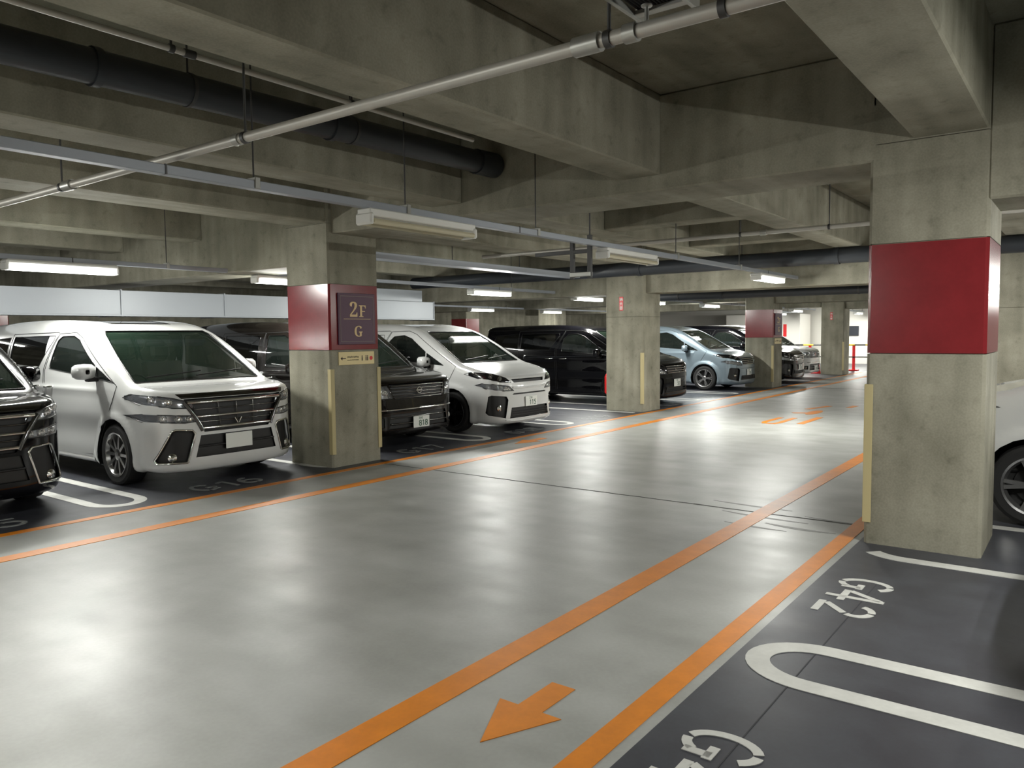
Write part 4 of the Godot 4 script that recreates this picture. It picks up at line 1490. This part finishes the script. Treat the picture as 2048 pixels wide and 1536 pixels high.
func build_cars() -> void:
	var plan := [V(0.0, 0.0), V(0.012, 0.30), V(0.05, 0.55), V(0.14, 0.74), V(0.30, 0.86), V(0.55, 0.915), V(1.0, 0.925), V(2.5, 0.925), V(4.0, 0.92), V(4.6, 0.90), V(4.82, 0.84), V(4.90, 0.65), V(4.93, 0.3), V(4.935, 0.0)]
	var front := [V(0.0, 0.155), V(0.60, 0.158), V(0.80, 0.17), V(0.885, 0.23), V(0.918, 0.40), V(0.925, 0.65), V(0.922, 0.95), V(0.905, 1.12), V(0.86, 1.38), V(0.79, 1.62), V(0.72, 1.76), V(0.62, 1.92), V(0.0, 2.0)]
	var fd := [V(1.38, 0.30), V(2.62, 0.27), V(2.66, 1.23), V(2.44, 1.665), V(2.02, 1.675), V(1.82, 1.615), V(0.87, 1.085)]
	var sd := [V(2.66, 0.27), V(3.50, 0.33), V(3.76, 0.75), V(3.78, 1.665), V(2.50, 1.68), V(2.46, 1.665), V(2.70, 1.23)]
	# ---- the large white minivan of bay G16
	var a := {
		"L": 4.935, "W": 0.925, "axle": 0.95, "base": 3.0, "paint": "paint_pearl", "rim": "alloy", "spokes": 10, "plan": plan, "front": front, "round": 0.15,
		"side": [V(0.06, 0.175), V(0.015, 0.26), V(0.0, 0.45), V(0.0, 0.66), V(0.02, 0.87), V(0.07, 0.98), V(0.20, 1.025), V(0.45, 1.06), V(0.68, 1.09), V(0.95, 1.245), V(1.36, 1.50), V(1.68, 1.685), V(2.0, 1.775), V(2.6, 1.825), V(3.6, 1.83), V(4.4, 1.80), V(4.74, 1.765), V(4.82, 1.64), V(4.90, 1.20), V(4.935, 0.9), V(4.935, 0.5), V(4.90, 0.28), V(4.80, 0.20), V(3.0, 0.17), V(1.0, 0.17)],
		"doors": [
			{"name": "front_door", "poly": fd, "handle": V(2.50, 1.03), "panes": [{"poly": [V(1.39, 1.158), V(2.55, 1.245), V(2.43, 1.585), V(2.36, 1.63), V(2.06, 1.635), V(1.88, 1.585), V(1.39, 1.30)], "glass": "door_glass"}, {"poly": [V(0.93, 1.115), V(1.36, 1.155), V(1.36, 1.285)], "glass": "door_glass"}]},
			{"name": "sliding_door", "poly": sd, "handle": V(2.88, 1.03), "panes": [{"poly": [V(2.84, 1.26), V(3.72, 1.28), V(3.72, 1.63), V(2.56, 1.638), V(2.55, 1.58)], "glass": "privacy_glass"}]}],
		"panes": [{"poly": [V(3.83, 1.285), V(4.55, 1.31), V(4.60, 1.40), V(4.50, 1.59), V(3.83, 1.625)], "glass": "privacy_glass"}],
		"trims": [],
		"screen": [V(-0.77, 1.12), V(0.77, 1.12), V(0.725, 1.40), V(0.665, 1.635), V(0.615, 1.685), V(-0.615, 1.685), V(-0.665, 1.635), V(-0.725, 1.40)],
		"bonnet": [V(0.13, -0.5), V(0.20, -0.68), V(0.68, -0.80), V(0.72, 0.0), V(0.68, 0.80), V(0.20, 0.68), V(0.13, 0.5)],
		"sunroof": [V(2.0, -0.38), V(2.75, -0.42), V(2.75, 0.42), V(2.0, 0.38)],
		"mirror": V(1.32, 1.235), "plate_y": 0.47, "plate": "",
		"nose": [
			{"kind": "lamp", "pair": true, "poly": [V(0.50, 0.885), V(0.70, 0.895), V(0.895, 0.935), V(0.912, 1.0), V(0.90, 1.04), V(0.70, 1.0), V(0.52, 0.945)], "bulbs": [V(0.85, 0.985), V(0.74, 0.955)], "deep": 0.7},
			{"kind": "lamp", "pair": true, "poly": [V(0.45, 0.735), V(0.60, 0.728), V(0.89, 0.75), V(0.91, 0.81), V(0.89, 0.835), V(0.49, 0.80)], "bulbs": [V(0.78, 0.775), V(0.66, 0.77), V(0.55, 0.765)]},
			{"kind": "dark", "name": "grille", "poly": [V(-0.40, 0.61), V(0.40, 0.61), V(0.56, 0.90), V(0.60, 0.985), V(-0.60, 0.985), V(-0.56, 0.90)], "in": 0.035},
			{"kind": "dark", "name": "bonnet_garnish", "poly": [V(-0.62, 0.99), V(0.62, 0.99), V(0.66, 1.035), V(-0.66, 1.035)], "in": -0.006, "mat": "smoked_chrome"},
			{"kind": "dark", "name": "lower_intake", "poly": [V(-0.50, 0.33), V(0.50, 0.33), V(0.44, 0.575), V(-0.44, 0.575)], "in": 0.02, "mat": "trim_black"},
			{"kind": "dark", "name": "fog_lamp_housing", "pair": true, "poly": [V(0.585, 0.285), V(0.83, 0.285), V(0.845, 0.32), V(0.72, 0.64), V(0.69, 0.655), V(0.53, 0.64), V(0.50, 0.60)], "in": 0.03, "frame": "chrome", "bead": 0.012, "bulbs": [V(0.72, 0.345)]}],
		"bars": [
			{"pts": [V(-0.57, 0.945), V(0.57, 0.945)], "r": 0.018, "mat": "chrome"}, {"pts": [V(-0.50, 0.79), V(0.50, 0.79)], "r": 0.014, "mat": "chrome"}, {"pts": [V(-0.42, 0.655), V(0.42, 0.655)], "r": 0.018, "mat": "chrome"},
			{"pts": [V(0.60, 0.95), V(0.50, 0.80), V(0.42, 0.63)], "r": 0.024, "mat": "smoked_chrome", "name": "grille_frame"}, {"pts": [V(-0.60, 0.95), V(-0.50, 0.80), V(-0.42, 0.63)], "r": 0.024, "mat": "smoked_chrome", "name": "grille_frame"},
			{"pts": [V(-0.50, 0.87), V(0.50, 0.87)], "r": 0.007, "mat": "smoked_chrome", "lift": -0.015}, {"pts": [V(-0.46, 0.725), V(0.46, 0.725)], "r": 0.007, "mat": "smoked_chrome", "lift": -0.015},
			{"pts": [V(0.0, 0.95), V(0.0, 0.65)], "r": 0.006, "mat": "smoked_chrome", "lift": -0.015}, {"pts": [V(0.22, 0.95), V(0.20, 0.65)], "r": 0.005, "mat": "smoked_chrome", "lift": -0.018}, {"pts": [V(-0.22, 0.95), V(-0.20, 0.65)], "r": 0.005, "mat": "smoked_chrome", "lift": -0.018},
			{"pts": [V(-0.47, 0.45), V(0.47, 0.45)], "r": 0.010, "mat": "mesh_black"}],
		"badge": V(0.0, 0.72), "badge_kind": "v", "drop": 0.03}
	var big := minivan("minivan", a, "large white minivan with chrome-framed bumper vents beside the purple-signed column")
	park(big, -7.54, -5.0, a.L)
	var c2 := copy_of(big, "black minivan with chrome lamps in bay G15 beside the large white minivan")
	respray(c2, "paint_pearl", "paint_black")
	park(c2, -7.62, -2.42, a.L)

	# ---- white minivan with slotted nose (bay G18)
	var b := {
		"L": 4.865, "W": 0.92, "axle": 0.95, "base": 2.95, "paint": "paint_pearl", "rim": "dark_alloy", "spokes": 5, "plan": plan, "front": front, "round": 0.13,
		"side": [V(0.03, 0.13), V(-0.01, 0.19), V(0.0, 0.42), V(0.02, 0.62), V(0.05, 0.80), V(0.12, 0.905), V(0.26, 0.97), V(0.55, 1.05), V(0.80, 1.115), V(1.05, 1.25), V(1.40, 1.465), V(1.75, 1.65), V(2.05, 1.74), V(2.6, 1.795), V(3.6, 1.80), V(4.35, 1.78), V(4.70, 1.765), V(4.79, 1.72), V(4.785, 1.62), V(4.83, 1.20), V(4.865, 0.9), V(4.865, 0.5), V(4.83, 0.28), V(4.74, 0.20), V(3.0, 0.17), V(1.0, 0.17)],
		"doors": [
			{"name": "front_door", "poly": fd, "handle": V(2.46, 1.02), "panes": [{"poly": [V(1.56, 1.13), V(2.52, 1.20), V(2.48, 1.47), V(2.36, 1.58), V(2.12, 1.60), V(1.92, 1.54), V(1.56, 1.32)], "glass": "door_glass"}, {"poly": [V(1.14, 1.10), V(1.53, 1.125), V(1.53, 1.30)], "glass": "door_glass"}]},
			{"name": "sliding_door", "poly": sd, "handle": V(2.86, 1.02), "panes": [{"poly": [V(2.86, 1.22), V(3.70, 1.24), V(3.70, 1.60), V(2.62, 1.61), V(2.60, 1.55)], "glass": "privacy_glass"}]}],
		"panes": [{"poly": [V(3.78, 1.245), V(4.48, 1.27), V(4.54, 1.38), V(4.46, 1.56), V(3.78, 1.60)], "glass": "privacy_glass"}],
		"screen": [V(-0.76, 1.14), V(0.76, 1.14), V(0.71, 1.41), V(0.65, 1.61), V(0.60, 1.655), V(-0.60, 1.655), V(-0.65, 1.61), V(-0.71, 1.41)],
		"bonnet": [V(0.16, -0.46), V(0.24, -0.66), V(0.80, -0.80), V(0.84, 0.0), V(0.80, 0.80), V(0.24, 0.66), V(0.16, 0.46)],
		"mirror": V(1.46, 1.16), "plate_y": 0.50, "plate": "115", "plate_small": "330",
		"nose": [
			{"kind": "lamp", "pair": true, "poly": [V(0.47, 0.825), V(0.70, 0.84), V(0.895, 0.90), V(0.912, 0.965), V(0.90, 1.0), V(0.74, 0.97), V(0.56, 0.90)], "bulbs": [V(0.80, 0.935), V(0.68, 0.895)], "smoked": 1, "deep": 0.6},
			{"kind": "lamp", "pair": true, "poly": [V(0.43, 0.69), V(0.66, 0.695), V(0.86, 0.735), V(0.90, 0.79), V(0.88, 0.82), V(0.54, 0.77)], "bulbs": [V(0.60, 0.73), V(0.52, 0.725)]},
			{"kind": "dark", "name": "grille", "poly": [V(-0.41, 0.82), V(0.41, 0.82), V(0.45, 0.875), V(-0.45, 0.875)], "in": 0.035},
			{"kind": "dark", "name": "upper_slot", "poly": [V(-0.47, 0.625), V(0.47, 0.625), V(0.44, 0.65), V(-0.44, 0.65)], "in": 0.02},
			{"kind": "dark", "name": "lower_intake", "poly": [V(-0.54, 0.25), V(0.54, 0.25), V(0.50, 0.42), V(-0.50, 0.42)], "in": 0.04},
			{"kind": "dark", "name": "fog_lamp_housing", "pair": true, "poly": [V(0.62, 0.255), V(0.84, 0.31), V(0.86, 0.35), V(0.84, 0.61), V(0.81, 0.63), V(0.60, 0.605), V(0.565, 0.55)], "in": 0.035, "mat": "trim_black", "bulbs": [V(0.71, 0.42)]}],
		"bars": [{"pts": [V(-0.50, 0.30), V(0.50, 0.30)], "r": 0.007, "mat": "mesh_black"}, {"pts": [V(-0.50, 0.335), V(0.50, 0.335)], "r": 0.007, "mat": "mesh_black"}, {"pts": [V(-0.50, 0.37), V(0.50, 0.37)], "r": 0.007, "mat": "mesh_black"},
			{"pts": [V(-0.46, 0.745), V(-0.30, 0.73), V(0.30, 0.73), V(0.46, 0.745)], "r": 0.014, "mat": "paint_pearl", "name": "nose_ridge"},
			{"pts": [V(-0.62, 0.225), V(-0.4, 0.205), V(0.4, 0.205), V(0.62, 0.225)], "r": 0.012, "mat": "paint_pearl", "name": "lip_spoiler"}]}
	var slot := minivan("minivan", b, "white minivan with slotted nose and dark wheels in bay G18")
	park(slot, -7.42, -10.42, b.L)
	# silver and black sisters of it with a chrome grille
	var s2 := b.duplicate(true)
	s2.paint = "paint_silver"
	s2.rim = "alloy"
	s2.plate = "50"
	s2.plate_y = 0.49
	s2.nose[2] = {"kind": "dark", "name": "grille", "poly": [V(-0.40, 0.70), V(0.40, 0.70), V(0.46, 0.89), V(-0.46, 0.89)], "in": 0.03}
	s2.nose[3] = {"kind": "dark", "name": "upper_slot", "poly": [V(-0.5, 0.60), V(0.5, 0.60), V(0.5, 0.61), V(-0.5, 0.61)], "in": 0.01}
	s2.nose[4] = {"kind": "dark", "name": "lower_intake", "poly": [V(-0.52, 0.30), V(0.52, 0.30), V(0.48, 0.40), V(-0.48, 0.40)], "in": 0.04, "frame": "smoked_chrome"}
	s2.bars = [{"pts": [V(-0.44, 0.86), V(0.44, 0.86)], "r": 0.012, "mat": "chrome"}, {"pts": [V(-0.43, 0.81), V(0.43, 0.81)], "r": 0.010, "mat": "chrome"}, {"pts": [V(-0.42, 0.76), V(0.42, 0.76)], "r": 0.010, "mat": "chrome"}, {"pts": [V(-0.41, 0.715), V(0.41, 0.715)], "r": 0.012, "mat": "chrome"}, {"pts": [V(-0.5, 0.35), V(0.5, 0.35)], "r": 0.008, "mat": "mesh_black"}]
	s2.badge = V(0.0, 0.79)
	s2.badge_kind = "v"
	var silver := minivan("minivan", s2, "silver minivan with chrome grille beside the far red-banded column")
	park(silver, -7.62, -21.15, b.L)
	var k5 := copy_of(silver, "black minivan with long dark side windows behind the red-signed column")
	respray(k5, "paint_silver", "paint_black")
	park(k5, -7.40, -16.02, b.L)
	var k7 := copy_of(silver, "black minivan just beyond the far red-banded column")
	respray(k7, "paint_silver", "paint_black")
	park(k7, -7.25, -24.6, b.L)
	var k10 := copy_of(silver, "black minivan standing deep in bay G42")
	respray(k10, "paint_silver", "paint_black")
	park(k10, 0.02, -4.90, b.L, -1.0)
	var k9 := copy_of(slot, "white car half hidden behind the wide red-banded column")
	park(k9, -1.28, -8.32, b.L, -1.0)
	respray(k9, "dark_alloy", "alloy")

	# ---- dark brown minivan of bay G17
	var c := {
		"L": 4.80, "W": 0.90, "axle": 0.93, "base": 2.95, "paint": "paint_brown", "rim": "alloy", "spokes": 5, "front": front, "round": 0.13,
		"plan": [V(0.0, 0.0), V(0.015, 0.35), V(0.05, 0.60), V(0.14, 0.76), V(0.32, 0.86), V(0.6, 0.895), V(1.0, 0.90), V(2.5, 0.90), V(4.0, 0.90), V(4.5, 0.885), V(4.70, 0.82), V(4.77, 0.62), V(4.80, 0.3), V(4.80, 0.0)],
		"side": [V(0.05, 0.20), V(0.005, 0.28), V(0.0, 0.50), V(0.02, 0.70), V(0.06, 0.87), V(0.16, 0.97), V(0.50, 1.035), V(0.90, 1.085), V(1.10, 1.22), V(1.45, 1.48), V(1.72, 1.67), V(2.0, 1.765), V(2.5, 1.82), V(3.5, 1.83), V(4.3, 1.80), V(4.62, 1.76), V(4.70, 1.64), V(4.77, 1.20), V(4.80, 0.9), V(4.80, 0.5), V(4.77, 0.3), V(4.68, 0.22), V(3.0, 0.19), V(1.0, 0.19)],
		"doors": [
			{"name": "front_door", "poly": [V(1.25, 0.30), V(2.48, 0.28), V(2.52, 1.66), V(2.0, 1.67), V(1.84, 1.61), V(1.22, 1.08)], "handle": V(2.36, 0.98), "panes": [{"poly": [V(1.50, 1.12), V(2.44, 1.14), V(2.44, 1.62), V(2.05, 1.62), V(1.92, 1.57), V(1.50, 1.27)], "glass": "door_glass"}]},
			{"name": "sliding_door", "poly": [V(2.54, 0.28), V(3.45, 0.33), V(3.66, 0.75), V(3.66, 1.66), V(2.54, 1.66)], "handle": V(2.70, 0.98), "panes": [{"poly": [V(2.64, 1.14), V(3.58, 1.15), V(3.58, 1.62), V(2.64, 1.62)], "glass": "privacy_glass"}]}],
		"panes": [{"poly": [V(3.78, 1.16), V(4.50, 1.17), V(4.44, 1.58), V(3.78, 1.62)], "glass": "privacy_glass"}],
		"screen": [V(-0.75, 1.115), V(0.75, 1.115), V(0.70, 1.40), V(0.64, 1.62), V(0.59, 1.67), V(-0.59, 1.67), V(-0.64, 1.62), V(-0.70, 1.40)],
		"bonnet": [V(0.14, -0.5), V(0.22, -0.68), V(0.88, -0.78), V(0.92, 0.0), V(0.88, 0.78), V(0.22, 0.68), V(0.14, 0.5)],
		"mirror": V(1.58, 1.13), "plate_y": 0.36, "plate": "818", "plate_small": "300", "seal": "smoked_chrome",
		"nose": [
			{"kind": "lamp", "pair": true, "poly": [V(0.53, 0.72), V(0.80, 0.72), V(0.87, 0.76), V(0.87, 0.89), V(0.60, 0.90)], "bulbs": [V(0.76, 0.81), V(0.64, 0.80)], "deep": 0.55},
			{"kind": "dark", "name": "grille", "poly": [V(-0.50, 0.70), V(0.50, 0.70), V(0.56, 0.92), V(-0.56, 0.92)], "in": 0.03},
			{"kind": "dark", "name": "lower_intake", "poly": [V(-0.60, 0.29), V(0.60, 0.29), V(0.56, 0.50), V(-0.56, 0.50)], "in": 0.03},
			{"kind": "dark", "name": "fog_lamp_housing", "pair": true, "poly": [V(0.66, 0.32), V(0.80, 0.33), V(0.80, 0.45), V(0.66, 0.45)], "in": 0.02, "bulbs": [V(0.73, 0.385)]}],
		"bars": [{"pts": [V(-0.54, 0.89), V(0.54, 0.89)], "r": 0.010, "mat": "smoked_chrome"}, {"pts": [V(-0.53, 0.845), V(0.53, 0.845)], "r": 0.008, "mat": "smoked_chrome"}, {"pts": [V(-0.52, 0.80), V(0.52, 0.80)], "r": 0.008, "mat": "smoked_chrome"}, {"pts": [V(-0.51, 0.755), V(0.51, 0.755)], "r": 0.008, "mat": "smoked_chrome"}, {"pts": [V(-0.50, 0.72), V(0.50, 0.72)], "r": 0.010, "mat": "smoked_chrome"},
			{"pts": [V(-0.72, 0.56), V(0.72, 0.56)], "r": 0.013, "mat": "chrome", "name": "bumper_strip"}, {"pts": [V(-0.58, 0.45), V(0.58, 0.45)], "r": 0.008, "mat": "smoked_chrome"}, {"pts": [V(-0.58, 0.36), V(0.58, 0.36)], "r": 0.012, "mat": "smoked_chrome"}],
		"badge": V(0.0, 0.815)}
	var brown := minivan("minivan", c, "dark brown minivan with barred grille half hidden by the purple-signed column")
	park(brown, -7.74, -8.12, c.L)
	var k8 := copy_of(brown, "white car with dark lamps, farthest nose before the plain column")
	respray(k8, "paint_brown", "paint_pearl")
	park(k8, -7.5, -27.2, c.L)


# ------------------------------------------------------------------ far end, signs, small things
func build_far_end() -> void:
	var t := thing("barrier", "red and black barrier with yellow striped top rail before the white far wall", "barrier", Vector3(-8.0, 0, -33.0))
	for x in [-3.4, -1.35, 0.35, 2.1, 4.0]:
		part("post", MB.new().box(Vector3(x - 0.05, 0, -0.04), Vector3(x + 0.05, 1.04, 0.04), 0.01), M["red_plastic"], t)
		part("post_base", MB.new().box(Vector3(x - 0.18, 0, -0.18), Vector3(x + 0.18, 0.05, 0.18), 0.02), M["red_plastic"], t)
	for i in 20:
		part("rail_piece", MB.new().tube([Vector3(-3.6 + i * 0.4, 1.03, 0.06), Vector3(-3.2 + i * 0.4, 1.03, 0.06)], 0.028, 8), M["yellow" if i % 2 else "trim_black"], t)
	part("lower_rail", MB.new().tube([Vector3(-3.6, 0.55, 0.06), Vector3(4.4, 0.55, 0.06)], 0.022, 8), M["trim_black"], t)
	cone(Vector3(-8.32, 0, -30.3), "red traffic cone at the foot of the plain far column")
	cone(Vector3(-9.9, 0, -32.0), "red traffic cone before the barrier")
	# white lobby block, door and cabinets before the far wall
	t = thing("lobby_block", "white lift lobby block with pale yellow door at the far wall", "lobby", Vector3(-13.2, 0, -38.2))
	part("lobby_wall", MB.new().box(Vector3(-1.8, 0, -1.7), Vector3(1.9, 2.45, 0.0), 0.02), M["white_wall"], t)
	var d := part("lobby_door", MB.new().box(Vector3(0.35, 0, 0.0), Vector3(0.95, 1.95, 0.05), 0.008), M["door_cream"], t)
	part("door_handle", MB.new().box(Vector3(0.42, 0.95, 0.05), Vector3(0.46, 1.1, 0.09), 0.01), M["galvanised"], d)
	part("wall_notice", MB.new().box(Vector3(1.10, 1.35, 0.0), Vector3(1.26, 1.95, 0.02), 0.003), M["red_plastic"], t)
	for c in [[-12.3, 1.35, 0.55, "tall grey ticket machine before the white lobby"], [-13.4, 1.1, 0.7, "low grey cabinet before the white lobby"]]:
		var o := thing("grey_cabinet", c[3], "cabinet", Vector3(c[0], 0, -37.6))
		part("cabinet_case", MB.new().box(Vector3(-c[2] / 2, 0, -0.25), Vector3(c[2] / 2, c[1], 0.25), 0.02), M["cabinet"], o)
		part("cabinet_panel", MB.new().box(Vector3(-c[2] / 2 + 0.08, c[1] * 0.55, 0.25), Vector3(c[2] / 2 - 0.08, c[1] - 0.1, 0.262), 0.003), M["screen_dark"], o)
	single("notice_board", MB.new().box(Vector3(-9.55, 1.36, -39.99), Vector3(-9.05, 1.83, -39.93), 0.01), M["screen_dark"], "small dark board hanging on the white far wall", "board")


func cone(at: Vector3, label: String) -> void:
	var t := thing("traffic_cone", label, "cone", at, "red traffic cones")
	part("cone_base", MB.new().box(Vector3(-0.18, 0, -0.18), Vector3(0.18, 0.03, 0.18), 0.01), M["red_plastic"], t)
	part("cone_body", MB.new().lathe([Vector2(0.135, 0.03), Vector2(0.12, 0.08), Vector2(0.03, 0.68), Vector2(0.022, 0.70), Vector2(0.0, 0.70)], Vector3.ZERO, Vector3.UP, 20), M["red_plastic"], t)


func letters(parent: Node3D, text: String, font: String, size: float, at: Vector3, m: String, weight := 600) -> void:
	# lettering on a face that looks along +x: right-hand is -z
	var f := SystemFont.new()
	f.font_names = PackedStringArray([font])
	f.font_weight = weight
	var tm := TextMesh.new()
	tm.text = text
	tm.font = f
	tm.font_size = 64
	tm.pixel_size = size / 46.0
	tm.depth = 0.004
	tm.curve_step = 2.0
	var o := MeshInstance3D.new()
	o.name = "lettering"
	o.mesh = tm
	o.material_override = M[m]
	o.position = at
	o.rotation.y = PI / 2
	parent.add_child(o, true)


func zone_sign(x: float, z: float, big: String, small: String, letter: String, label: String) -> void:
	var t := thing("zone_sign", label, "sign", Vector3(x, 1.81, z), "purple zone signs on the columns")
	part("sign_board", MB.new().box(Vector3(0, -0.315, -0.30), Vector3(0.022, 0.315, 0.30), 0.004), M["sign_purple"], t)
	var fr := MB.new()
	for q in [[-0.29, 0.29, 0.275, 0.281], [-0.29, 0.29, -0.281, -0.275]]:
		fr.box(Vector3(0.022, q[2], -0.27), Vector3(0.024, q[3], 0.27))
	for zz in [-0.27, 0.264]:
		fr.box(Vector3(0.022, -0.281, zz), Vector3(0.024, 0.281, zz + 0.006))
	part("border_line", fr, M["sign_line"], t)
	part("divider", MB.new().box(Vector3(0.022, -0.004, -0.22), Vector3(0.025, 0.002, 0.22)), M["sign_gold"], t)
	letters(t, big, "Droid Serif", 0.185, Vector3(0.024, 0.115, 0.055), "sign_gold", 700)
	letters(t, small, "Droid Serif", 0.145, Vector3(0.024, 0.095, -0.085), "sign_gold", 700)
	letters(t, letter, "Droid Serif", 0.135, Vector3(0.024, -0.155, -0.01), "sign_gold", 700)


func way_sign(x: float, z: float, label: String) -> void:
	var t := thing("direction_plate", label, "sign", Vector3(x, 1.325, z), "cream direction plates on the columns")
	part("plate_sheet", MB.new().box(Vector3(0, -0.08, -0.29), Vector3(0.012, 0.08, 0.29), 0.003), M["cream"], t)
	var R := Vector3(0, 0, -1)
	var U := Vector3(0, 1, 0)
	var O := Vector3(0.012, 0, 0)
	var D := Vector3(0.0015, 0, 0)
	part("arrow_mark", MB.new().stroke(PackedVector2Array([V(-0.18, 0.0), V(-0.255, 0.0)]), 0.012, O, R, U, D).prism(PackedVector2Array([V(-0.265, 0), V(-0.235, 0.022), V(-0.235, -0.022)]), O, R, U, D), M["ink"], t)
	var tx := MB.new()
	var rng := RandomNumberGenerator.new()
	rng.seed = 9
	for row in [[0.016, 0.026, 9], [-0.022, 0.010, 14]]:
		var x0 := -0.155
		for i in row[2]:
			var wd: float = 0.185 / row[2]
			for k in 3:
				var a := V(x0 + wd * (0.1 + 0.3 * k), row[0] - row[1] * rng.randf_range(0.2, 0.5))
				tx.stroke(PackedVector2Array([a, a + V(rng.randf_range(-0.2, 0.2) * wd, row[1] * rng.randf_range(0.6, 0.9))]), 0.0024, O, R, U, D)
			tx.stroke(PackedVector2Array([V(x0 + wd * 0.1, row[0] + row[1] * 0.1), V(x0 + wd * 0.85, row[0] + row[1] * 0.1)]), 0.0024, O, R, U, D)
			x0 += wd
	part("lettering", tx, M["ink"], t)
	for q in [0.085, 0.150, 0.175]:
		part("person_mark", MB.new().prism(disc(V(q, 0.022), 0.009, 10), O, R, U, D).stroke(PackedVector2Array([V(q, 0.010), V(q, -0.034)]), 0.017, O, R, U, D), M["ink"], t)
	part("red_mark", MB.new().prism(disc(V(0.235, -0.004), 0.026, 16), O, R, U, D), M["red_plastic"], t)


func red_sign(x: float, y: float, z: float, label: String) -> void:
	# upright red plate with three white characters, on a face that looks along +z
	var t := thing("extinguisher_sign", label, "sign", Vector3(x, y, z), "red fire extinguisher signs")
	part("plate_sheet", MB.new().box(Vector3(-0.045, -0.14, 0), Vector3(0.045, 0.14, 0.01), 0.004), M["red_plastic"], t)
	var R := Vector3.RIGHT
	var U := Vector3.UP
	var chars := [
		[[V(-0.026, 0.024), V(-0.018, 0.016)], [V(-0.028, 0.008), V(-0.020, 0.0)], [V(-0.026, -0.026), V(-0.016, -0.008)], [V(0.010, 0.028), V(0.010, 0.008)], [V(-0.008, 0.020), V(-0.002, 0.010)], [V(0.026, 0.020), V(0.020, 0.010)], [V(-0.008, 0.004), V(-0.008, -0.028)], [V(0.026, 0.004), V(0.026, -0.028)], [V(-0.008, 0.004), V(0.026, 0.004)], [V(-0.008, -0.007), V(0.026, -0.007)], [V(-0.008, -0.016), V(0.026, -0.016)]],
		[[V(0.0, 0.028), V(0.0, 0.004), V(-0.024, -0.028)], [V(0.0, 0.004), V(0.024, -0.028)], [V(-0.022, 0.014), V(-0.016, 0.0)], [V(0.022, 0.014), V(0.016, 0.0)]],
		[[V(-0.024, 0.026), V(-0.006, 0.026), V(-0.006, 0.010), V(-0.024, 0.010), V(-0.024, 0.026)], [V(0.006, 0.026), V(0.024, 0.026), V(0.024, 0.010), V(0.006, 0.010), V(0.006, 0.026)], [V(-0.028, 0.0), V(0.028, 0.0)], [V(0.0, 0.006), V(-0.026, -0.012)], [V(0.0, 0.0), V(0.026, -0.012)], [V(-0.022, -0.012), V(-0.006, -0.012), V(-0.006, -0.028), V(-0.022, -0.028), V(-0.022, -0.012)], [V(0.006, -0.012), V(0.022, -0.012), V(0.022, -0.028), V(0.006, -0.028), V(0.006, -0.012)]]]
	for i in 3:
		var b := MB.new()
		for s in chars[i]:
			b.stroke(PackedVector2Array(s), 0.0075, Vector3(0, 0.088 - i * 0.088, 0.010), R * 1.15, U * 1.15, Vector3(0, 0, 0.0015))
		part("character", b, M["white_plastic"], t)


func build_small_things() -> void:
	zone_sign(-7.34, -6.56, "2", "F", "G", "purple 2F G sign on the red band of the concrete column")
	way_sign(-7.34, -6.55, "cream direction plate below the 2F G sign")
	zone_sign(-7.29, -22.52, "2", "F", "G", "purple zone sign on the far red-banded column beside the silver minivan")
	way_sign(-7.29, -22.52, "cream direction plate below the far purple zone sign")
	red_sign(-7.74, 2.20, -14.06, "red sign with three white characters on the column before the black minivans")
	red_sign(-7.70, 2.14, -29.80, "small red sign on the far plain column beside the barrier")
	# fire extinguisher hung on the side of the column
	var t := thing("fire_extinguisher", "red fire extinguisher hanging on the side of the red-signed column", "extinguisher", Vector3(-8.19, 0.32, -14.30))
	part("cylinder", MB.new().lathe([Vector2(0.0, 0.0), Vector2(0.06, 0.005), Vector2(0.075, 0.03), Vector2(0.075, 0.36), Vector2(0.05, 0.42), Vector2(0.02, 0.44), Vector2(0.0, 0.44)], Vector3.ZERO, Vector3.UP, 20), M["red_plastic"], t)
	part("valve", MB.new().box(Vector3(-0.02, 0.43, -0.02), Vector3(0.02, 0.49, 0.02), 0.006).box(Vector3(-0.07, 0.49, -0.012), Vector3(0.05, 0.505, 0.012), 0.004), M["trim_black"], t)
	part("bracket", MB.new().box(Vector3(0.05, 0.18, -0.03), Vector3(0.086, 0.30, 0.03), 0.004), M["galvanised"], t)
